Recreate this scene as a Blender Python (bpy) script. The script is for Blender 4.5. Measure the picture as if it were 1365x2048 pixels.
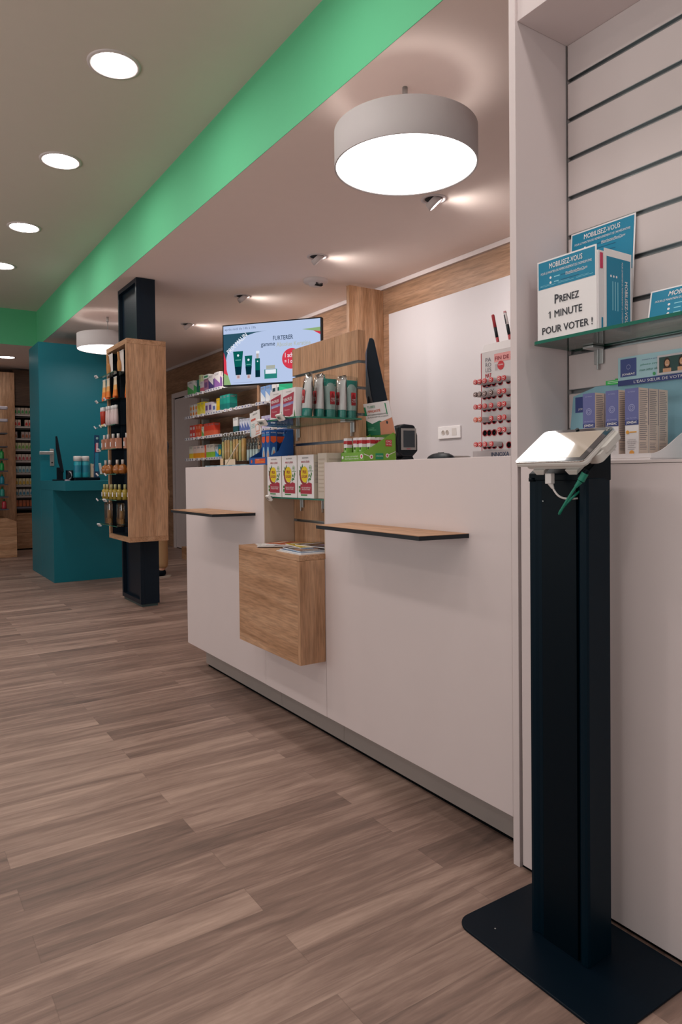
import bpy, bmesh, math, random
from mathutils import Vector, Matrix
for o in list(bpy.data.objects): bpy.data.objects.remove(o)
SC = bpy.context.scene
COL = SC.collection
R = math.radians
random.seed(7)

# ------------------------------------------------------------------ camera
cd = bpy.data.cameras.new('camera'); cam = bpy.data.objects.new('camera', cd); COL.objects.link(cam)
cd.sensor_fit = 'VERTICAL'; cd.sensor_height = 36; cd.sensor_width = 24
cd.lens = 1387.28/2048*36; cd.shift_y = -(1024-972.1)/2048; cd.shift_x = 0
cd.clip_start = .02; cd.clip_end = 60
yaw, pitch, roll = R(33.44485), R(-1.01985), R(-0.59504)
f_ = Vector((math.sin(yaw)*math.cos(pitch), math.cos(yaw)*math.cos(pitch), math.sin(pitch)))
r_ = Vector((math.cos(yaw), -math.sin(yaw), 0)); u_ = r_.cross(f_)
r2 = r_*math.cos(roll)+u_*math.sin(roll); u2 = -r_*math.sin(roll)+u_*math.cos(roll)
cam.matrix_world = Matrix(((r2.x,u2.x,-f_.x,0),(r2.y,u2.y,-f_.y,0),(r2.z,u2.z,-f_.z,1.05),(0,0,0,1)))
SC.camera = cam
SC.cycles.transparent_max_bounces = 32

# ------------------------------------------------------------------ world, exposure
w = bpy.data.worlds.new('world'); SC.world = w; w.use_nodes = True
w.node_tree.nodes['Background'].inputs[0].default_value = (.6,.65,.75,1)
w.node_tree.nodes['Background'].inputs[1].default_value = .3
SC.view_settings.view_transform = 'Standard'; SC.view_settings.look = 'None'
SC.view_settings.exposure = 0.0; SC.view_settings.gamma = 1; SC.view_settings.use_curve_mapping = False

LAMP_DOWN = 50.0      # radiance of the recessed downlight discs
LAMP_DRUM = 6.9       # radiance of the drum lamp diffusers
LAMP_SPOT = 32.0      # radiance of the tilting spots
SPOT_W = 44.0
LIGHT_COL = (1.0, .94, .90)

# added fill lights outside invented shop windows, tilted up to brighten the ceilings
def fill_light(name, loc, rot, sx, sy, power):
    l = bpy.data.lights.new(name, 'AREA'); l.shape = 'RECTANGLE'; l.size = sx; l.size_y = sy; l.energy = power; l.color = (1.0, .93, .90)
    o = bpy.data.objects.new(name, l); COL.objects.link(o); o.location = loc; o.rotation_euler = rot
FILL = .16
fill_light('fill_left', (-3.35, 3.0, 1.3), (R(90+52), 0, R(-90)), 10.5, 2.6, 900*FILL)
fill_light('fill_back', (.3, -2.95, 1.3), (R(90+52), 0, R(0)), 6.2, 2.6, 200*FILL)

# ------------------------------------------------------------------ materials
def lin(c): return c/12.92 if c <= .04045 else ((c+.055)/1.055)**2.4
def rgb(h):
    if isinstance(h, str): h = h.lstrip('#'); h = tuple(int(h[i:i+2],16)/255 for i in (0,2,4))
    return (lin(h[0]), lin(h[1]), lin(h[2]), 1)
_m = {}
def mat(h, rough=.5, metal=0, emit=0, spec=.5, coat=0, noise=0, trans=0, bump=0):
    key = (h, rough, metal, emit, spec, coat, noise, trans, bump)
    if key in _m: return _m[key]
    m = bpy.data.materials.new('mat_'+str(h).strip('#')); m.use_nodes = True
    nt = m.node_tree; b = nt.nodes['Principled BSDF']
    b.inputs['Base Color'].default_value = rgb(h); b.inputs['Roughness'].default_value = rough
    b.inputs['Metallic'].default_value = metal; b.inputs['Specular IOR Level'].default_value = spec
    b.inputs['Coat Weight'].default_value = coat; b.inputs['Transmission Weight'].default_value = trans
    if emit:
        b.inputs['Emission Color'].default_value = rgb(h); b.inputs['Emission Strength'].default_value = emit
    if noise or bump:
        tc = nt.nodes.new('ShaderNodeTexCoord'); n = nt.nodes.new('ShaderNodeTexNoise')
        n.inputs['Scale'].default_value = 14; n.inputs['Detail'].default_value = 5
        nt.links.new(tc.outputs['Object'], n.inputs['Vector'])
        if noise:
            mr = nt.nodes.new('ShaderNodeMapRange'); mr.inputs[3].default_value = 1-noise; mr.inputs[4].default_value = 1+noise
            nt.links.new(n.outputs['Fac'], mr.inputs[0])
            mx = nt.nodes.new('ShaderNodeVectorMath'); mx.operation = 'SCALE'
            mx.inputs[0].default_value = rgb(h)[:3]; nt.links.new(mr.outputs[0], mx.inputs['Scale'])
            nt.links.new(mx.outputs[0], b.inputs['Base Color'])
        if bump:
            n2 = nt.nodes.new('ShaderNodeTexNoise'); n2.inputs['Scale'].default_value = 220
            nt.links.new(tc.outputs['Object'], n2.inputs['Vector'])
            bp = nt.nodes.new('ShaderNodeBump'); bp.inputs['Strength'].default_value = bump; bp.inputs['Distance'].default_value = .002
            nt.links.new(n2.outputs['Fac'], bp.inputs['Height']); nt.links.new(bp.outputs[0], b.inputs['Normal'])
    _m[key] = m
    return m

def ramp(nt, stops):
    r = nt.nodes.new('ShaderNodeValToRGB'); e = r.color_ramp.elements
    while len(e) < len(stops): e.new(.5)
    for i, (p, c) in enumerate(stops): e[i].position = p; e[i].color = rgb(c)
    return r

def wood(name, axis, tones, scale=1.0, rough=.5):
    """oak laminate: grain runs along axis"""
    m = bpy.data.materials.new(name); m.use_nodes = True; nt = m.node_tree; b = nt.nodes['Principled BSDF']
    tc = nt.nodes.new('ShaderNodeTexCoord'); mp = nt.nodes.new('ShaderNodeMapping')
    s = [9*scale]*3; s['xyz'.index(axis)] = .75*scale; mp.inputs['Scale'].default_value = s
    nt.links.new(tc.outputs['Object'], mp.inputs[0])
    n1 = nt.nodes.new('ShaderNodeTexNoise'); n1.inputs['Scale'].default_value = 1.6; n1.inputs['Detail'].default_value = 6
    n1.inputs['Distortion'].default_value = .9
    n2 = nt.nodes.new('ShaderNodeTexNoise'); n2.inputs['Scale'].default_value = 16; n2.inputs['Detail'].default_value = 3
    nt.links.new(mp.outputs[0], n1.inputs[0]); nt.links.new(mp.outputs[0], n2.inputs[0])
    r1 = ramp(nt, [(.3, tones[0]), (.5, tones[1]), (.7, tones[2])]); nt.links.new(n1.outputs['Fac'], r1.inputs[0])
    r2_ = ramp(nt, [(.3, '#9a9a9a'), (.62, '#ffffff')]); nt.links.new(n2.outputs['Fac'], r2_.inputs[0])
    mx = nt.nodes.new('ShaderNodeMix'); mx.data_type = 'RGBA'; mx.blend_type = 'MULTIPLY'; mx.inputs[0].default_value = .5
    nt.links.new(r1.outputs[0], mx.inputs[6]); nt.links.new(r2_.outputs[0], mx.inputs[7])
    nt.links.new(mx.outputs[2], b.inputs['Base Color']); b.inputs['Roughness'].default_value = rough
    b.inputs['Specular IOR Level'].default_value = .35
    bp = nt.nodes.new('ShaderNodeBump'); bp.inputs['Strength'].default_value = .08; bp.inputs['Distance'].default_value = .002
    nt.links.new(n2.outputs['Fac'], bp.inputs['Height']); nt.links.new(bp.outputs[0], b.inputs['Normal'])
    return m

OAK = ('#a67a58', '#bf9270', '#cfa482')
WOOD_Z = wood('oak_vertical', 'z', OAK); WOOD_Y = wood('oak_horizontal', 'y', OAK); WOOD_X = wood('oak_across', 'x', OAK)
WALLWOOD = wood('oak_wall', 'y', ('#97745a', '#ab8468', '#ba9377'), .6)  # the back wall's shade is put into these slightly darker oak tones
DARKWOOD = wood('oak_dark_recess', 'x', ('#4d392d', '#5b4436', '#664e3e'), .6)

def floor_mat():
    m = bpy.data.materials.new('plank_floor'); m.use_nodes = True; nt = m.node_tree; b = nt.nodes['Principled BSDF']
    L = nt.links.new; N = nt.nodes.new
    tc = N('ShaderNodeTexCoord'); sp = N('ShaderNodeSeparateXYZ'); L(tc.outputs['Object'], sp.inputs[0])
    def math_(op, a, b_=None, c=None):
        n = N('ShaderNodeMath'); n.operation = op
        for i, v in enumerate((a, b_, c)):
            if v is None: continue
            if isinstance(v, (int, float)): n.inputs[i].default_value = v
            else: L(v, n.inputs[i])
        return n.outputs[0]
    W, LN = .1083, .96
    yr = math_('DIVIDE', math_('SUBTRACT', sp.outputs[1], 1.596-W*60), W); row = math_('FLOOR', yr); fy = math_('FRACT', yr)
    odd = math_('MULTIPLY', math_('MODULO', row, 2.0), .5)
    xr = math_('ADD', math_('DIVIDE', math_('SUBTRACT', sp.outputs[0], 1.226-LN*10), LN), odd); cl = math_('FLOOR', xr); fx = math_('FRACT', xr)
    cb = N('ShaderNodeCombineXYZ'); L(row, cb.inputs[0]); L(cl, cb.inputs[1]); cb.inputs[2].default_value = 3.7
    wn = N('ShaderNodeTexWhiteNoise'); wn.noise_dimensions = '3D'; L(cb.outputs[0], wn.inputs[0])
    # tone is partly shared between neighbouring pieces, as printed wide boards are
    cb2 = N('ShaderNodeCombineXYZ'); L(math_('FLOOR', math_('DIVIDE', row, 2.0)), cb2.inputs[0]); L(math_('FLOOR', math_('DIVIDE', xr, 2.0)), cb2.inputs[1])
    wn2 = N('ShaderNodeTexWhiteNoise'); L(cb2.outputs[0], wn2.inputs[0])
    mp = N('ShaderNodeMapping'); mp.inputs['Scale'].default_value = (1.1, 12, 1); L(tc.outputs['Object'], mp.inputs[0])
    off = N('ShaderNodeVectorMath'); off.operation = 'MULTIPLY_ADD'; L(wn.outputs['Color'], off.inputs[0]); off.inputs[1].default_value = (13, 13, 13); L(mp.outputs[0], off.inputs[2])
    n1 = N('ShaderNodeTexNoise'); n1.inputs['Scale'].default_value = 1.5; n1.inputs['Detail'].default_value = 7; n1.inputs['Distortion'].default_value = 1.0; n1.inputs['Roughness'].default_value=.6; L(off.outputs[0], n1.inputs[0])
    n2 = N('ShaderNodeTexNoise'); n2.inputs['Scale'].default_value = 14; n2.inputs['Detail'].default_value = 4; L(off.outputs[0], n2.inputs[0])
    t = math_('ADD', math_('MULTIPLY', wn.outputs[0], .15), math_('MULTIPLY', wn2.outputs[0], .13))
    t = math_('ADD', t, math_('MULTIPLY', n1.outputs['Fac'], .80))
    t = math_('ADD', t, math_('MULTIPLY', n2.outputs['Fac'], .22))
    r = ramp(nt, [(.34, '#5a4a44'), (.62, '#8a7166'), (.95, '#bfa394')]); L(t, r.inputs[0])
    # joints
    d1 = math_('MINIMUM', fy, math_('SUBTRACT', 1.0, fy)); d2 = math_('MULTIPLY', math_('MINIMUM', fx, math_('SUBTRACT', 1.0, fx)), LN/W)
    d = math_('MINIMUM', d1, d2); j = N('ShaderNodeMapRange'); j.inputs[1].default_value = 0; j.inputs[2].default_value = .014; j.inputs[3].default_value = .78; j.inputs[4].default_value = 1; L(d, j.inputs[0])
    sc = N('ShaderNodeVectorMath'); sc.operation = 'SCALE'; L(r.outputs[0], sc.inputs[0]); L(j.outputs[0], sc.inputs['Scale'])
    L(sc.outputs[0], b.inputs['Base Color'])
    rr = N('ShaderNodeMapRange'); rr.inputs[3].default_value = .38; rr.inputs[4].default_value = .55; L(n1.outputs['Fac'], rr.inputs[0]); L(rr.outputs[0], b.inputs['Roughness'])
    b.inputs['Specular IOR Level'].default_value = .35
    bp = N('ShaderNodeBump'); bp.inputs['Strength'].default_value = .12; bp.inputs['Distance'].default_value = .003
    L(math_('ADD', j.outputs[0], math_('MULTIPLY', n2.outputs['Fac'], .4)), bp.inputs['Height']); L(bp.outputs[0], b.inputs['Normal'])
    return m
FLOOR = floor_mat()

def clear(name, tint=(.93, .98, .96), gloss=.9, edge=None):
    """thin clear sheet: straight-through plus a Fresnel reflection"""
    m = bpy.data.materials.new(name); m.use_nodes = True; nt = m.node_tree; nt.nodes.clear()
    out = nt.nodes.new('ShaderNodeOutputMaterial'); t = nt.nodes.new('ShaderNodeBsdfTransparent'); t.inputs[0].default_value = (*tint, 1)
    g = nt.nodes.new('ShaderNodeBsdfGlossy'); g.inputs['Roughness'].default_value = .04
    fr = nt.nodes.new('ShaderNodeFresnel'); fr.inputs[0].default_value = 1.45
    mu = nt.nodes.new('ShaderNodeMath'); mu.operation = 'MULTIPLY'; mu.inputs[1].default_value = gloss; nt.links.new(fr.outputs[0], mu.inputs[0])
    mx = nt.nodes.new('ShaderNodeMixShader'); nt.links.new(mu.outputs[0], mx.inputs[0]); nt.links.new(t.outputs[0], mx.inputs[1]); nt.links.new(g.outputs[0], mx.inputs[2])
    nt.links.new(mx.outputs[0], out.inputs[0])
    return m
GLASS = clear('clear_glass', (.92, .975, .955)); PLASTIC = clear('clear_plastic', (.93, .95, .96), 1.0)
FILM = clear('cellophane', (.97, .98, .98), 1.3); AMBER = clear('amber_liquid', (.78, .50, .20)); SMOKE = clear('pale_tube', (.95, .97, .95), 1.0)
BAGFILM = clear('bag_film', (.93, .92, .90), 2.5)
GEDGE = mat('#1d6b57', .15, spec=.8)
def emis(name, col, s):
    m = bpy.data.materials.new(name); m.use_nodes = True; nt = m.node_tree; nt.nodes.clear()
    e = nt.nodes.new('ShaderNodeEmission'); e.inputs[0].default_value = (*col, 1); e.inputs[1].default_value = s
    o = nt.nodes.new('ShaderNodeOutputMaterial'); nt.links.new(e.outputs[0], o.inputs[0]); return m
E_DOWN = emis('downlight_glow', LIGHT_COL, LAMP_DOWN); E_DRUM = emis('drum_glow', LIGHT_COL, LAMP_DRUM); E_SPOT = emis('spot_glow', LIGHT_COL, LAMP_SPOT)
WHITE = mat('#dccecd', .42, spec=.4, noise=.012); WHITE2 = mat('#d6c9c7', .5, noise=.012)
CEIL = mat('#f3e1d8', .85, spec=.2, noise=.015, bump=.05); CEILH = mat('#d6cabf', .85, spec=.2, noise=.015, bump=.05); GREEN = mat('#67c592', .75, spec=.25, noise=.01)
WALLW = mat('#cfc8ca', .7, noise=.01)
TEAL = mat('#026a79', .42, spec=.4, noise=.02); NAVY = mat('#081a28', .42, spec=.3, noise=.05); NAVY2 = mat('#01101c', .45, spec=.15)
ALU = mat('#9aa0a2', .28, 1.0); ALU2 = mat('#aba09b', .45, .2, noise=.05); STEEL = mat('#b9b9b8', .3, .8)
BLACK = mat('#06121c', .45, spec=.4); BLACKG = mat('#04101a', .2, spec=.6); PAPER = mat('#e6dfe0', .6); DARK = mat('#0a1016', .7)
GAP = mat('#05090c', .9, spec=.1)

# ------------------------------------------------------------------ text outlines
_tx = {}
def text_geo(s):
    if s in _tx: return _tx[s]
    c = bpy.data.curves.new('lettering_source', 'FONT'); c.body = s; c.size = 1; c.resolution_u = 2
    o = bpy.data.objects.new('lettering_source', c); COL.objects.link(o)
    dg = bpy.context.evaluated_depsgraph_get(); dg.update()
    me = bpy.data.meshes.new_from_object(o.evaluated_get(dg))
    vs = [(v.co.x, v.co.y) for v in me.vertices]; fs = [tuple(p.vertices) for p in me.polygons]
    bpy.data.objects.remove(o); bpy.data.curves.remove(c); bpy.data.meshes.remove(me)
    if not vs: vs = [(0,0)]
    x0 = min(v[0] for v in vs); x1 = max(v[0] for v in vs); y0 = min(v[1] for v in vs); y1 = max(v[1] for v in vs)
    w_ = max(x1-x0, 1e-4); h_ = max(y1-y0, 1e-4)
    _tx[s] = ([((a-x0)/w_, (b-y0)/h_) for a, b in vs], fs, w_/h_)
    return _tx[s]

# ------------------------------------------------------------------ mesh builder
class Frame:
    """a flat face to print on: origin, right and up directions"""
    def __init__(s, o, u, v): s.o = Vector(o); s.u = Vector(u).normalized(); s.v = Vector(v).normalized(); s.n = s.u.cross(s.v)
    def p(s, a, b, d=0): return s.o+s.u*a+s.v*b+s.n*d
def FX(x, yl, z): return Frame((x, yl, z), (0,-1,0), (0,0,1))      # faces -X, read with y decreasing
def FY(y, xl, z): return Frame((xl, y, z), (1,0,0), (0,0,1))       # faces -Y

class MB:
    def __init__(s): s.v = []; s.f = []; s.mi = []; s.sm = []; s.mats = []
    def _m(s, m):
        if m not in s.mats: s.mats.append(m)
        return s.mats.index(m)
    def add(s, vs, fs, m, smooth=False):
        b = len(s.v); s.v += [Vector(v) for v in vs]; i = s._m(m)
        for f in fs: s.f.append([b+k for k in f]); s.mi.append(i); s.sm.append(smooth)
        return s
    def box(s, x0, x1, y0, y1, z0, z1, m):
        x0, x1 = min(x0,x1), max(x0,x1); y0, y1 = min(y0,y1), max(y0,y1); z0, z1 = min(z0,z1), max(z0,z1)
        vs = [(x,y,z) for x in (x0,x1) for y in (y0,y1) for z in (z0,z1)]
        return s.add(vs, [(0,1,3,2),(4,6,7,5),(0,4,5,1),(2,3,7,6),(0,2,6,4),(1,5,7,3)], m)
    def prism(s, pts, axis, a0, a1, m, smooth=False):
        n = len(pts)
        def mk(p, a): return {'x':(a,p[0],p[1]), 'y':(p[0],a,p[1]), 'z':(p[0],p[1],a)}[axis]
        vs = [mk(p,a0) for p in pts]+[mk(p,a1) for p in pts]
        s.add(vs, [tuple(range(n-1,-1,-1)), tuple(range(n,2*n))], m)
        b = len(s.v)-2*n; i = s._m(m)
        for k in range(n): s.f.append([b+k, b+(k+1)%n, b+n+(k+1)%n, b+n+k]); s.mi.append(i); s.sm.append(smooth)
        return s
    def lathe(s, prof, c, m, n=24, cap=True, axis='z', smooth=True):
        vs = []; fs = []
        for r, z in prof:
            for k in range(n):
                a = 2*math.pi*k/n; x, y = r*math.cos(a), r*math.sin(a)
                p = {'z':(x,y,z), 'x':(z,x,y), 'y':(x,z,y)}[axis]
                vs.append((c[0]+p[0], c[1]+p[1], c[2]+p[2]))
        for j in range(len(prof)-1):
            for k in range(n): fs.append((j*n+k, j*n+(k+1)%n, (j+1)*n+(k+1)%n, (j+1)*n+k))
        s.add(vs, fs, m, smooth)
        if cap:
            b = len(s.v)-len(vs); i = s._m(m)
            s.f.append([b+k for k in range(n-1,-1,-1)]); s.mi.append(i); s.sm.append(False)
            s.f.append([b+(len(prof)-1)*n+k for k in range(n)]); s.mi.append(i); s.sm.append(False)
        return s
    def cyl(s, c, r, h, m, n=20, axis='z', r2=None): return s.lathe([(r,0),(r if r2 is None else r2,h)], c, m, n, True, axis)
    def tube(s, pts, r, m, n=8, close=True):
        pts = [Vector(p) for p in pts]; vs = []; fs = []
        rs = r if isinstance(r, (list,tuple)) else [r]*len(pts)
        for i, p in enumerate(pts):
            d = (pts[min(i+1,len(pts)-1)]-pts[max(i-1,0)]).normalized()
            a = Vector((0,0,1)) if abs(d.z) < .9 else Vector((1,0,0)); u = d.cross(a).normalized(); v = d.cross(u)
            for k in range(n):
                t = 2*math.pi*k/n; vs.append(p+(u*math.cos(t)+v*math.sin(t))*rs[i])
        for j in range(len(pts)-1):
            for k in range(n): fs.append((j*n+k, j*n+(k+1)%n, (j+1)*n+(k+1)%n, (j+1)*n+k))
        s.add(vs, fs, m, True)
        if close: s.add(vs[:n], [tuple(range(n))], m); s.add(vs[-n:], [tuple(range(n))], m)
        return s
    # printing on a face
    def rect(s, F, a0, a1, b0, b1, m, d=.0006): return s.add([F.p(a0,b0,d),F.p(a1,b0,d),F.p(a1,b1,d),F.p(a0,b1,d)], [(0,1,2,3)], m)
    def poly(s, F, pts, m, d=.0008): return s.add([F.p(a,b,d) for a,b in pts], [tuple(range(len(pts)))], m)
    def disc(s, F, a, b, r, m, d=.0009, n=20, ry=None): return s.poly(F, [(a+r*math.cos(2*math.pi*k/n), b+(ry or r)*math.sin(2*math.pi*k/n)) for k in range(n)], m, d)
    def ring(s, F, a, b, r, t, m, d=.0009, n=20):
        vs = [F.p(a+q*math.cos(2*math.pi*k/n), b+q*math.sin(2*math.pi*k/n), d) for q in (r, r-t) for k in range(n)]
        return s.add(vs, [(k,(k+1)%n,n+(k+1)%n,n+k) for k in range(n)], m)
    def text(s, F, t, a, b, w, h, m, d=.0012, ang=0, shear=0, center=True, bold=0):
        vs, fs, asp = text_geo(t)
        if w is None: w = h*asp
        if h is None: h = w/asp
        if center: a0, b0 = -w/2, -h/2
        else: a0, b0 = 0, 0
        ca, sa = math.cos(ang), math.sin(ang)
        for k, (ox, oy) in enumerate(((0,0),) if not bold else ((-bold,0),(bold,0),(0,-bold),(0,bold))):
            P = []
            for x, y in vs:
                xx = a0+x*w+ox+shear*y*h; yy = b0+y*h+oy
                P.append(F.p(a+xx*ca-yy*sa, b+xx*sa+yy*ca, d+k*.00004))
            s.add(P, fs, m)
        return s
    def lines(s, F, a0, a1, b0, b1, n, m, frac=.35, d=.0008, ragged=.3):
        for k in range(n):
            y = b1-(k+.5)*(b1-b0)/n; e = a1-random.random()*ragged*(a1-a0)
            s.rect(F, a0, e, y-(b1-b0)/n*frac/2, y+(b1-b0)/n*frac/2, m, d)
        return s
    def xf(s, M): s.v = [M @ v for v in s.v]; return s
    def shift(s, v): v = Vector(v); s.v = [p+v for p in s.v]; return s
    def bbox(s):
        return [min(v[i] for v in s.v) for i in range(3)], [max(v[i] for v in s.v) for i in range(3)]
    def mesh(s, name):
        me = bpy.data.meshes.new(name); me.from_pydata([tuple(v) for v in s.v], [], s.f)
        for m in s.mats: me.materials.append(m)
        me.polygons.foreach_set('material_index', s.mi); me.polygons.foreach_set('use_smooth', s.sm); me.update()
        return me

def bevel(o, w=.002, seg=2):
    b = o.modifiers.new('bevel', 'BEVEL'); b.width = w; b.segments = seg; b.limit_method = 'ANGLE'; b.angle_limit = R(50); return o
def rotm(ang, axis='Z', about=(0,0,0)):
    a = Vector(about); return Matrix.Translation(a) @ Matrix.Rotation(ang, 4, axis) @ Matrix.Translation(-a)

def thing(name, label, cat, loc=(0,0,0), rz=0, group=None, kind=None):
    o = bpy.data.objects.new(name, None); COL.objects.link(o); o.empty_display_size = .05
    o.location = loc; o.rotation_euler = (0,0,rz)
    if label: o['label'] = label
    if cat: o['category'] = cat
    if group: o['group'] = group
    if kind: o['kind'] = kind
    return o
def part(name, mb, parent, world=False, label=None, bev=0, origin=None):
    """a mesh child; world=True: the builder holds world coordinates"""
    if world:
        off = Vector(parent.location)
        p = parent.parent
        while p: off = off+Vector(p.location); p = p.parent
        mb.shift(-off)
    if origin: mb.shift(-Vector(origin))
    o = bpy.data.objects.new(name, mb.mesh(name)); COL.objects.link(o); o.parent = parent
    if origin: o.location = origin
    if label: o['label'] = label
    if bev: bevel(o, bev)
    return o
def single(name, mb, label, cat, group=None, kind=None, bev=0, loc=None, rz=0):
    """a thing of one mesh; if loc is None the builder holds world coordinates"""
    if loc is None:
        a, b = mb.bbox(); loc = ((a[0]+b[0])/2, (a[1]+b[1])/2, a[2]); mb.shift(-Vector(loc))
    o = bpy.data.objects.new(name, mb.mesh(name)); COL.objects.link(o); o.location = loc; o.rotation_euler = (0,0,rz)
    if label: o['label'] = label
    if cat: o['category'] = cat
    if group: o['group'] = group
    if kind: o['kind'] = kind
    if bev: bevel(o, bev)
    return o
def struct(name, mb, parent=None, bev=0):
    if parent: return part(name, mb, parent, True, bev=bev)
    o = bpy.data.objects.new(name, mb.mesh(name)); COL.objects.link(o); o['kind'] = 'structure'
    if bev: bevel(o, bev)
    return o
def dup(root, loc, rz=None, label=None, group=None):
    r = root.copy(); COL.objects.link(r); r.location = loc
    if rz is not None: r.rotation_euler = (0,0,rz)
    if label: r['label'] = label
    if group: r['group'] = group
    def kids(src, dst):
        for ch in list(src.children):
            c = ch.copy(); COL.objects.link(c); c.parent = dst; kids(ch, c)
    kids(root, r)
    return r
ORD = ['first','second','third','fourth','fifth','sixth','seventh','eighth','ninth','tenth']
# ================================================================== THE SETTING
XF = 1.392      # front line of the counters, niche unit and desk
ZL, ZH, XB, YB, XW = 2.625, 3.05, 1.588, 9.055, 3.56
struct('floor', MB().box(-3.2, 3.9, -2.8, 12.2, -.1, 0, FLOOR))
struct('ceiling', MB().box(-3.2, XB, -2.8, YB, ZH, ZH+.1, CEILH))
struct('ceiling', MB().box(XB, 3.9, -2.8, 12.2, ZL, ZL+.08, CEIL).box(-3.2, XB, YB, 12.2, ZL, ZL+.08, CEIL))
struct('trim_1', MB().box(XB, XB+.03, -2.8, YB+.03, ZL+.0805, ZH+.05, GREEN).box(XB-.0015, XB+.001, -2.8, YB, ZL, ZH, GREEN))
struct('trim_2', MB().box(-3.2, XB-.002, YB-.0015, YB+.001, ZL, ZH, GREEN))
struct('wall_right', MB().box(XW, XW+.2, -2.8, 12.2, 0, ZL, WALLWOOD))
struct('wall_left', MB().box(-3.2, -3.0, -2.8, 12.2, 0, .12, WALLW).box(-3.2, -3.0, -2.8, 12.2, 2.75, ZH, WALLW).box(-3.2, -3.0, 8.6, 12.2, .121, 2.749, WALLW).box(-3.2, -3.0, -2.8, -2.4, .121, 2.749, WALLW))
struct('wall_back', MB().box(-3.0, XW, -2.8, -2.6, 0, .12, WALLW).box(-3.0, XW, -2.8, -2.6, 2.75, ZH, WALLW).box(3.3, XW, -2.8, -2.6, .121, 2.749, WALLW).box(-3.0, -2.8, -2.8, -2.6, .121, 2.749, WALLW))
FR = mat('#4a4f52', .4, .6)
for nm, pts, ax in (('added_window_1', [-2.4+2.2*k for k in range(6)], 'y'), ('added_window_2', [-2.8+2.033*k for k in range(4)], 'x')):  # invented glazing in the unseen walls, added to go with the fill lights
    wn_ = thing(nm, None, None, (-3.1, 3, .12) if ax == 'y' else (.25, -2.7, .12), kind='structure')
    m = MB(); g = MB()
    for k, p_ in enumerate(pts):
        a_, b_ = (p_-.025, p_+.025)
        if ax == 'y': m.box(-3.13, -3.07, a_, b_, .121, 2.749, FR)
        else: m.box(a_, b_, -2.73, -2.67, .121, 2.749, FR)
        if k < len(pts)-1:
            if ax == 'y': g.box(-3.102, -3.098, p_+.026, pts[k+1]-.026, .122, 2.748, GLASS)
            else: g.box(p_+.026, pts[k+1]-.026, -2.702, -2.698, .122, 2.748, GLASS)
    part('window_frame', m, wn_, True); part('pane', g, wn_, True)
struct('wall_far', MB().box(-3.0, XW, 12.0, 12.2, 0, ZL, WALLWOOD))
struct('wall_panel', MB().box(XW-.012, XW-.0005, -2.0, 4.62, .002, 2.375, WALLW)).name = 'trim_3'
struct('trim_4', MB().box(XW-.03, XW-.0005, -2.6, 12.0, 2.59, ZL-.001, WHITE2), bev=.002)
# white door in the wood-clad wall
dr = thing('door_1', None, None, (XW-.02, 9.3, 0), kind='structure')
m = MB()
m.box(XW-.035, XW-.001, 9.72, 9.79, 0, 2.16, WHITE2).box(XW-.035, XW-.001, 8.80, 8.87, 0, 2.16, WHITE2).box(XW-.035, XW-.001, 8.80, 9.79, 2.16, 2.23, WHITE2)
part('door_frame', m, dr, True, bev=.003)
part('door_leaf', MB().box(XW-.02, XW-.001, 8.885, 9.705, .01, 2.145, WHITE).box(XW-.012, XW-.002, 8.87, 9.72, 0, 2.16, GAP), dr, True, bev=.001)
# two wood fins standing out from the wall
for i, y in enumerate((4.71, 6.36)):
    struct('trim_%d' % (5+i), MB().box(3.21, XW-.001, y, y+.04, 0, ZL-.032 if i == 0 else 2.3, WOOD_Z).box(3.53,XW-.001,y+.04,y+.05,0,2.3,WOOD_Z), bev=.001)

# ================================================================== LAMPS
def downlight(loc):
    t = thing('recessed_downlight', '', 'ceiling light', loc)
    m = MB().lathe([(.126,0),(.124,-.006),(.108,-.008),(.104,0)], (0,0,0), WHITE2, 40, False)
    part('trim_ring', m, t)
    part('diffuser', MB().lathe([(.104,-.003),(.05,-.0035),(0.001,-.0035)], (0,0,0), E_DOWN, 40, False), t)
    return t
DL = downlight((.975, 3.44, ZH)); DL['label'] = 'round recessed downlight in the high ceiling nearest the camera, largest of the row'
DL['group'] = 'downlights in the high ceiling'
dup(DL, (.975, 4.66, ZH), label='round recessed downlight, second nearest in the row beside the green beam')
dup(DL, (.98, 6.05, ZH), label='round recessed downlight, third nearest in the row beside the green beam')
dup(DL, (.97, 7.255, ZH), label='farthest downlight of the row, cut by the left edge of the photo')
for y in (2.2, .93, -.35, -1.6): dup(DL, (.975, y, ZH), label='round recessed downlight above and behind the camera')
for x, y in [(-.40, 2.82+1.26*k) for k in range(-3, 5)]+[(-1.9, 2.2+2.5*k) for k in range(-1, 3)]: dup(DL, (x, y, ZH), label='round recessed downlight over the shop floor left of the view')

def drum(loc, label):
    t = thing('drum_pendant_lamp', label, 'lamp', loc, group='white drum lamps hung from the low ceiling')
    H, Rr = .142, .292
    part('shade', MB().lathe([(Rr,0),(Rr,H),(Rr-.006,H),(Rr-.006,0),(Rr,0)], (0,0,0), mat('#b9b1b1', .7), 72, False), t)
    part('diffuser', MB().lathe([(Rr-.0065,.004),(.001,.003)], (0,0,0), E_DRUM, 72, False), t)
    part('uplight_baffle', MB().cyl((0,0,H-.03), .258, .006, WHITE2, 48), t)  # added plate, unseen, sized to hold back light on the ceiling
    part('rod', MB().cyl((0,0,H-.024), .0035, ZL-loc[2]-H+.024, STEEL, 10).cyl((0,0,ZL-loc[2]-.05), .011, .05, STEEL, 14), t)
    return t
L1 = drum((1.81, 2.235, 2.30), 'large white drum pendant lamp hanging over the near counter')
L2 = dup(L1, (1.885, 7.02, 2.30), label='smaller looking drum pendant lamp over the teal desk behind the display column')
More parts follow.
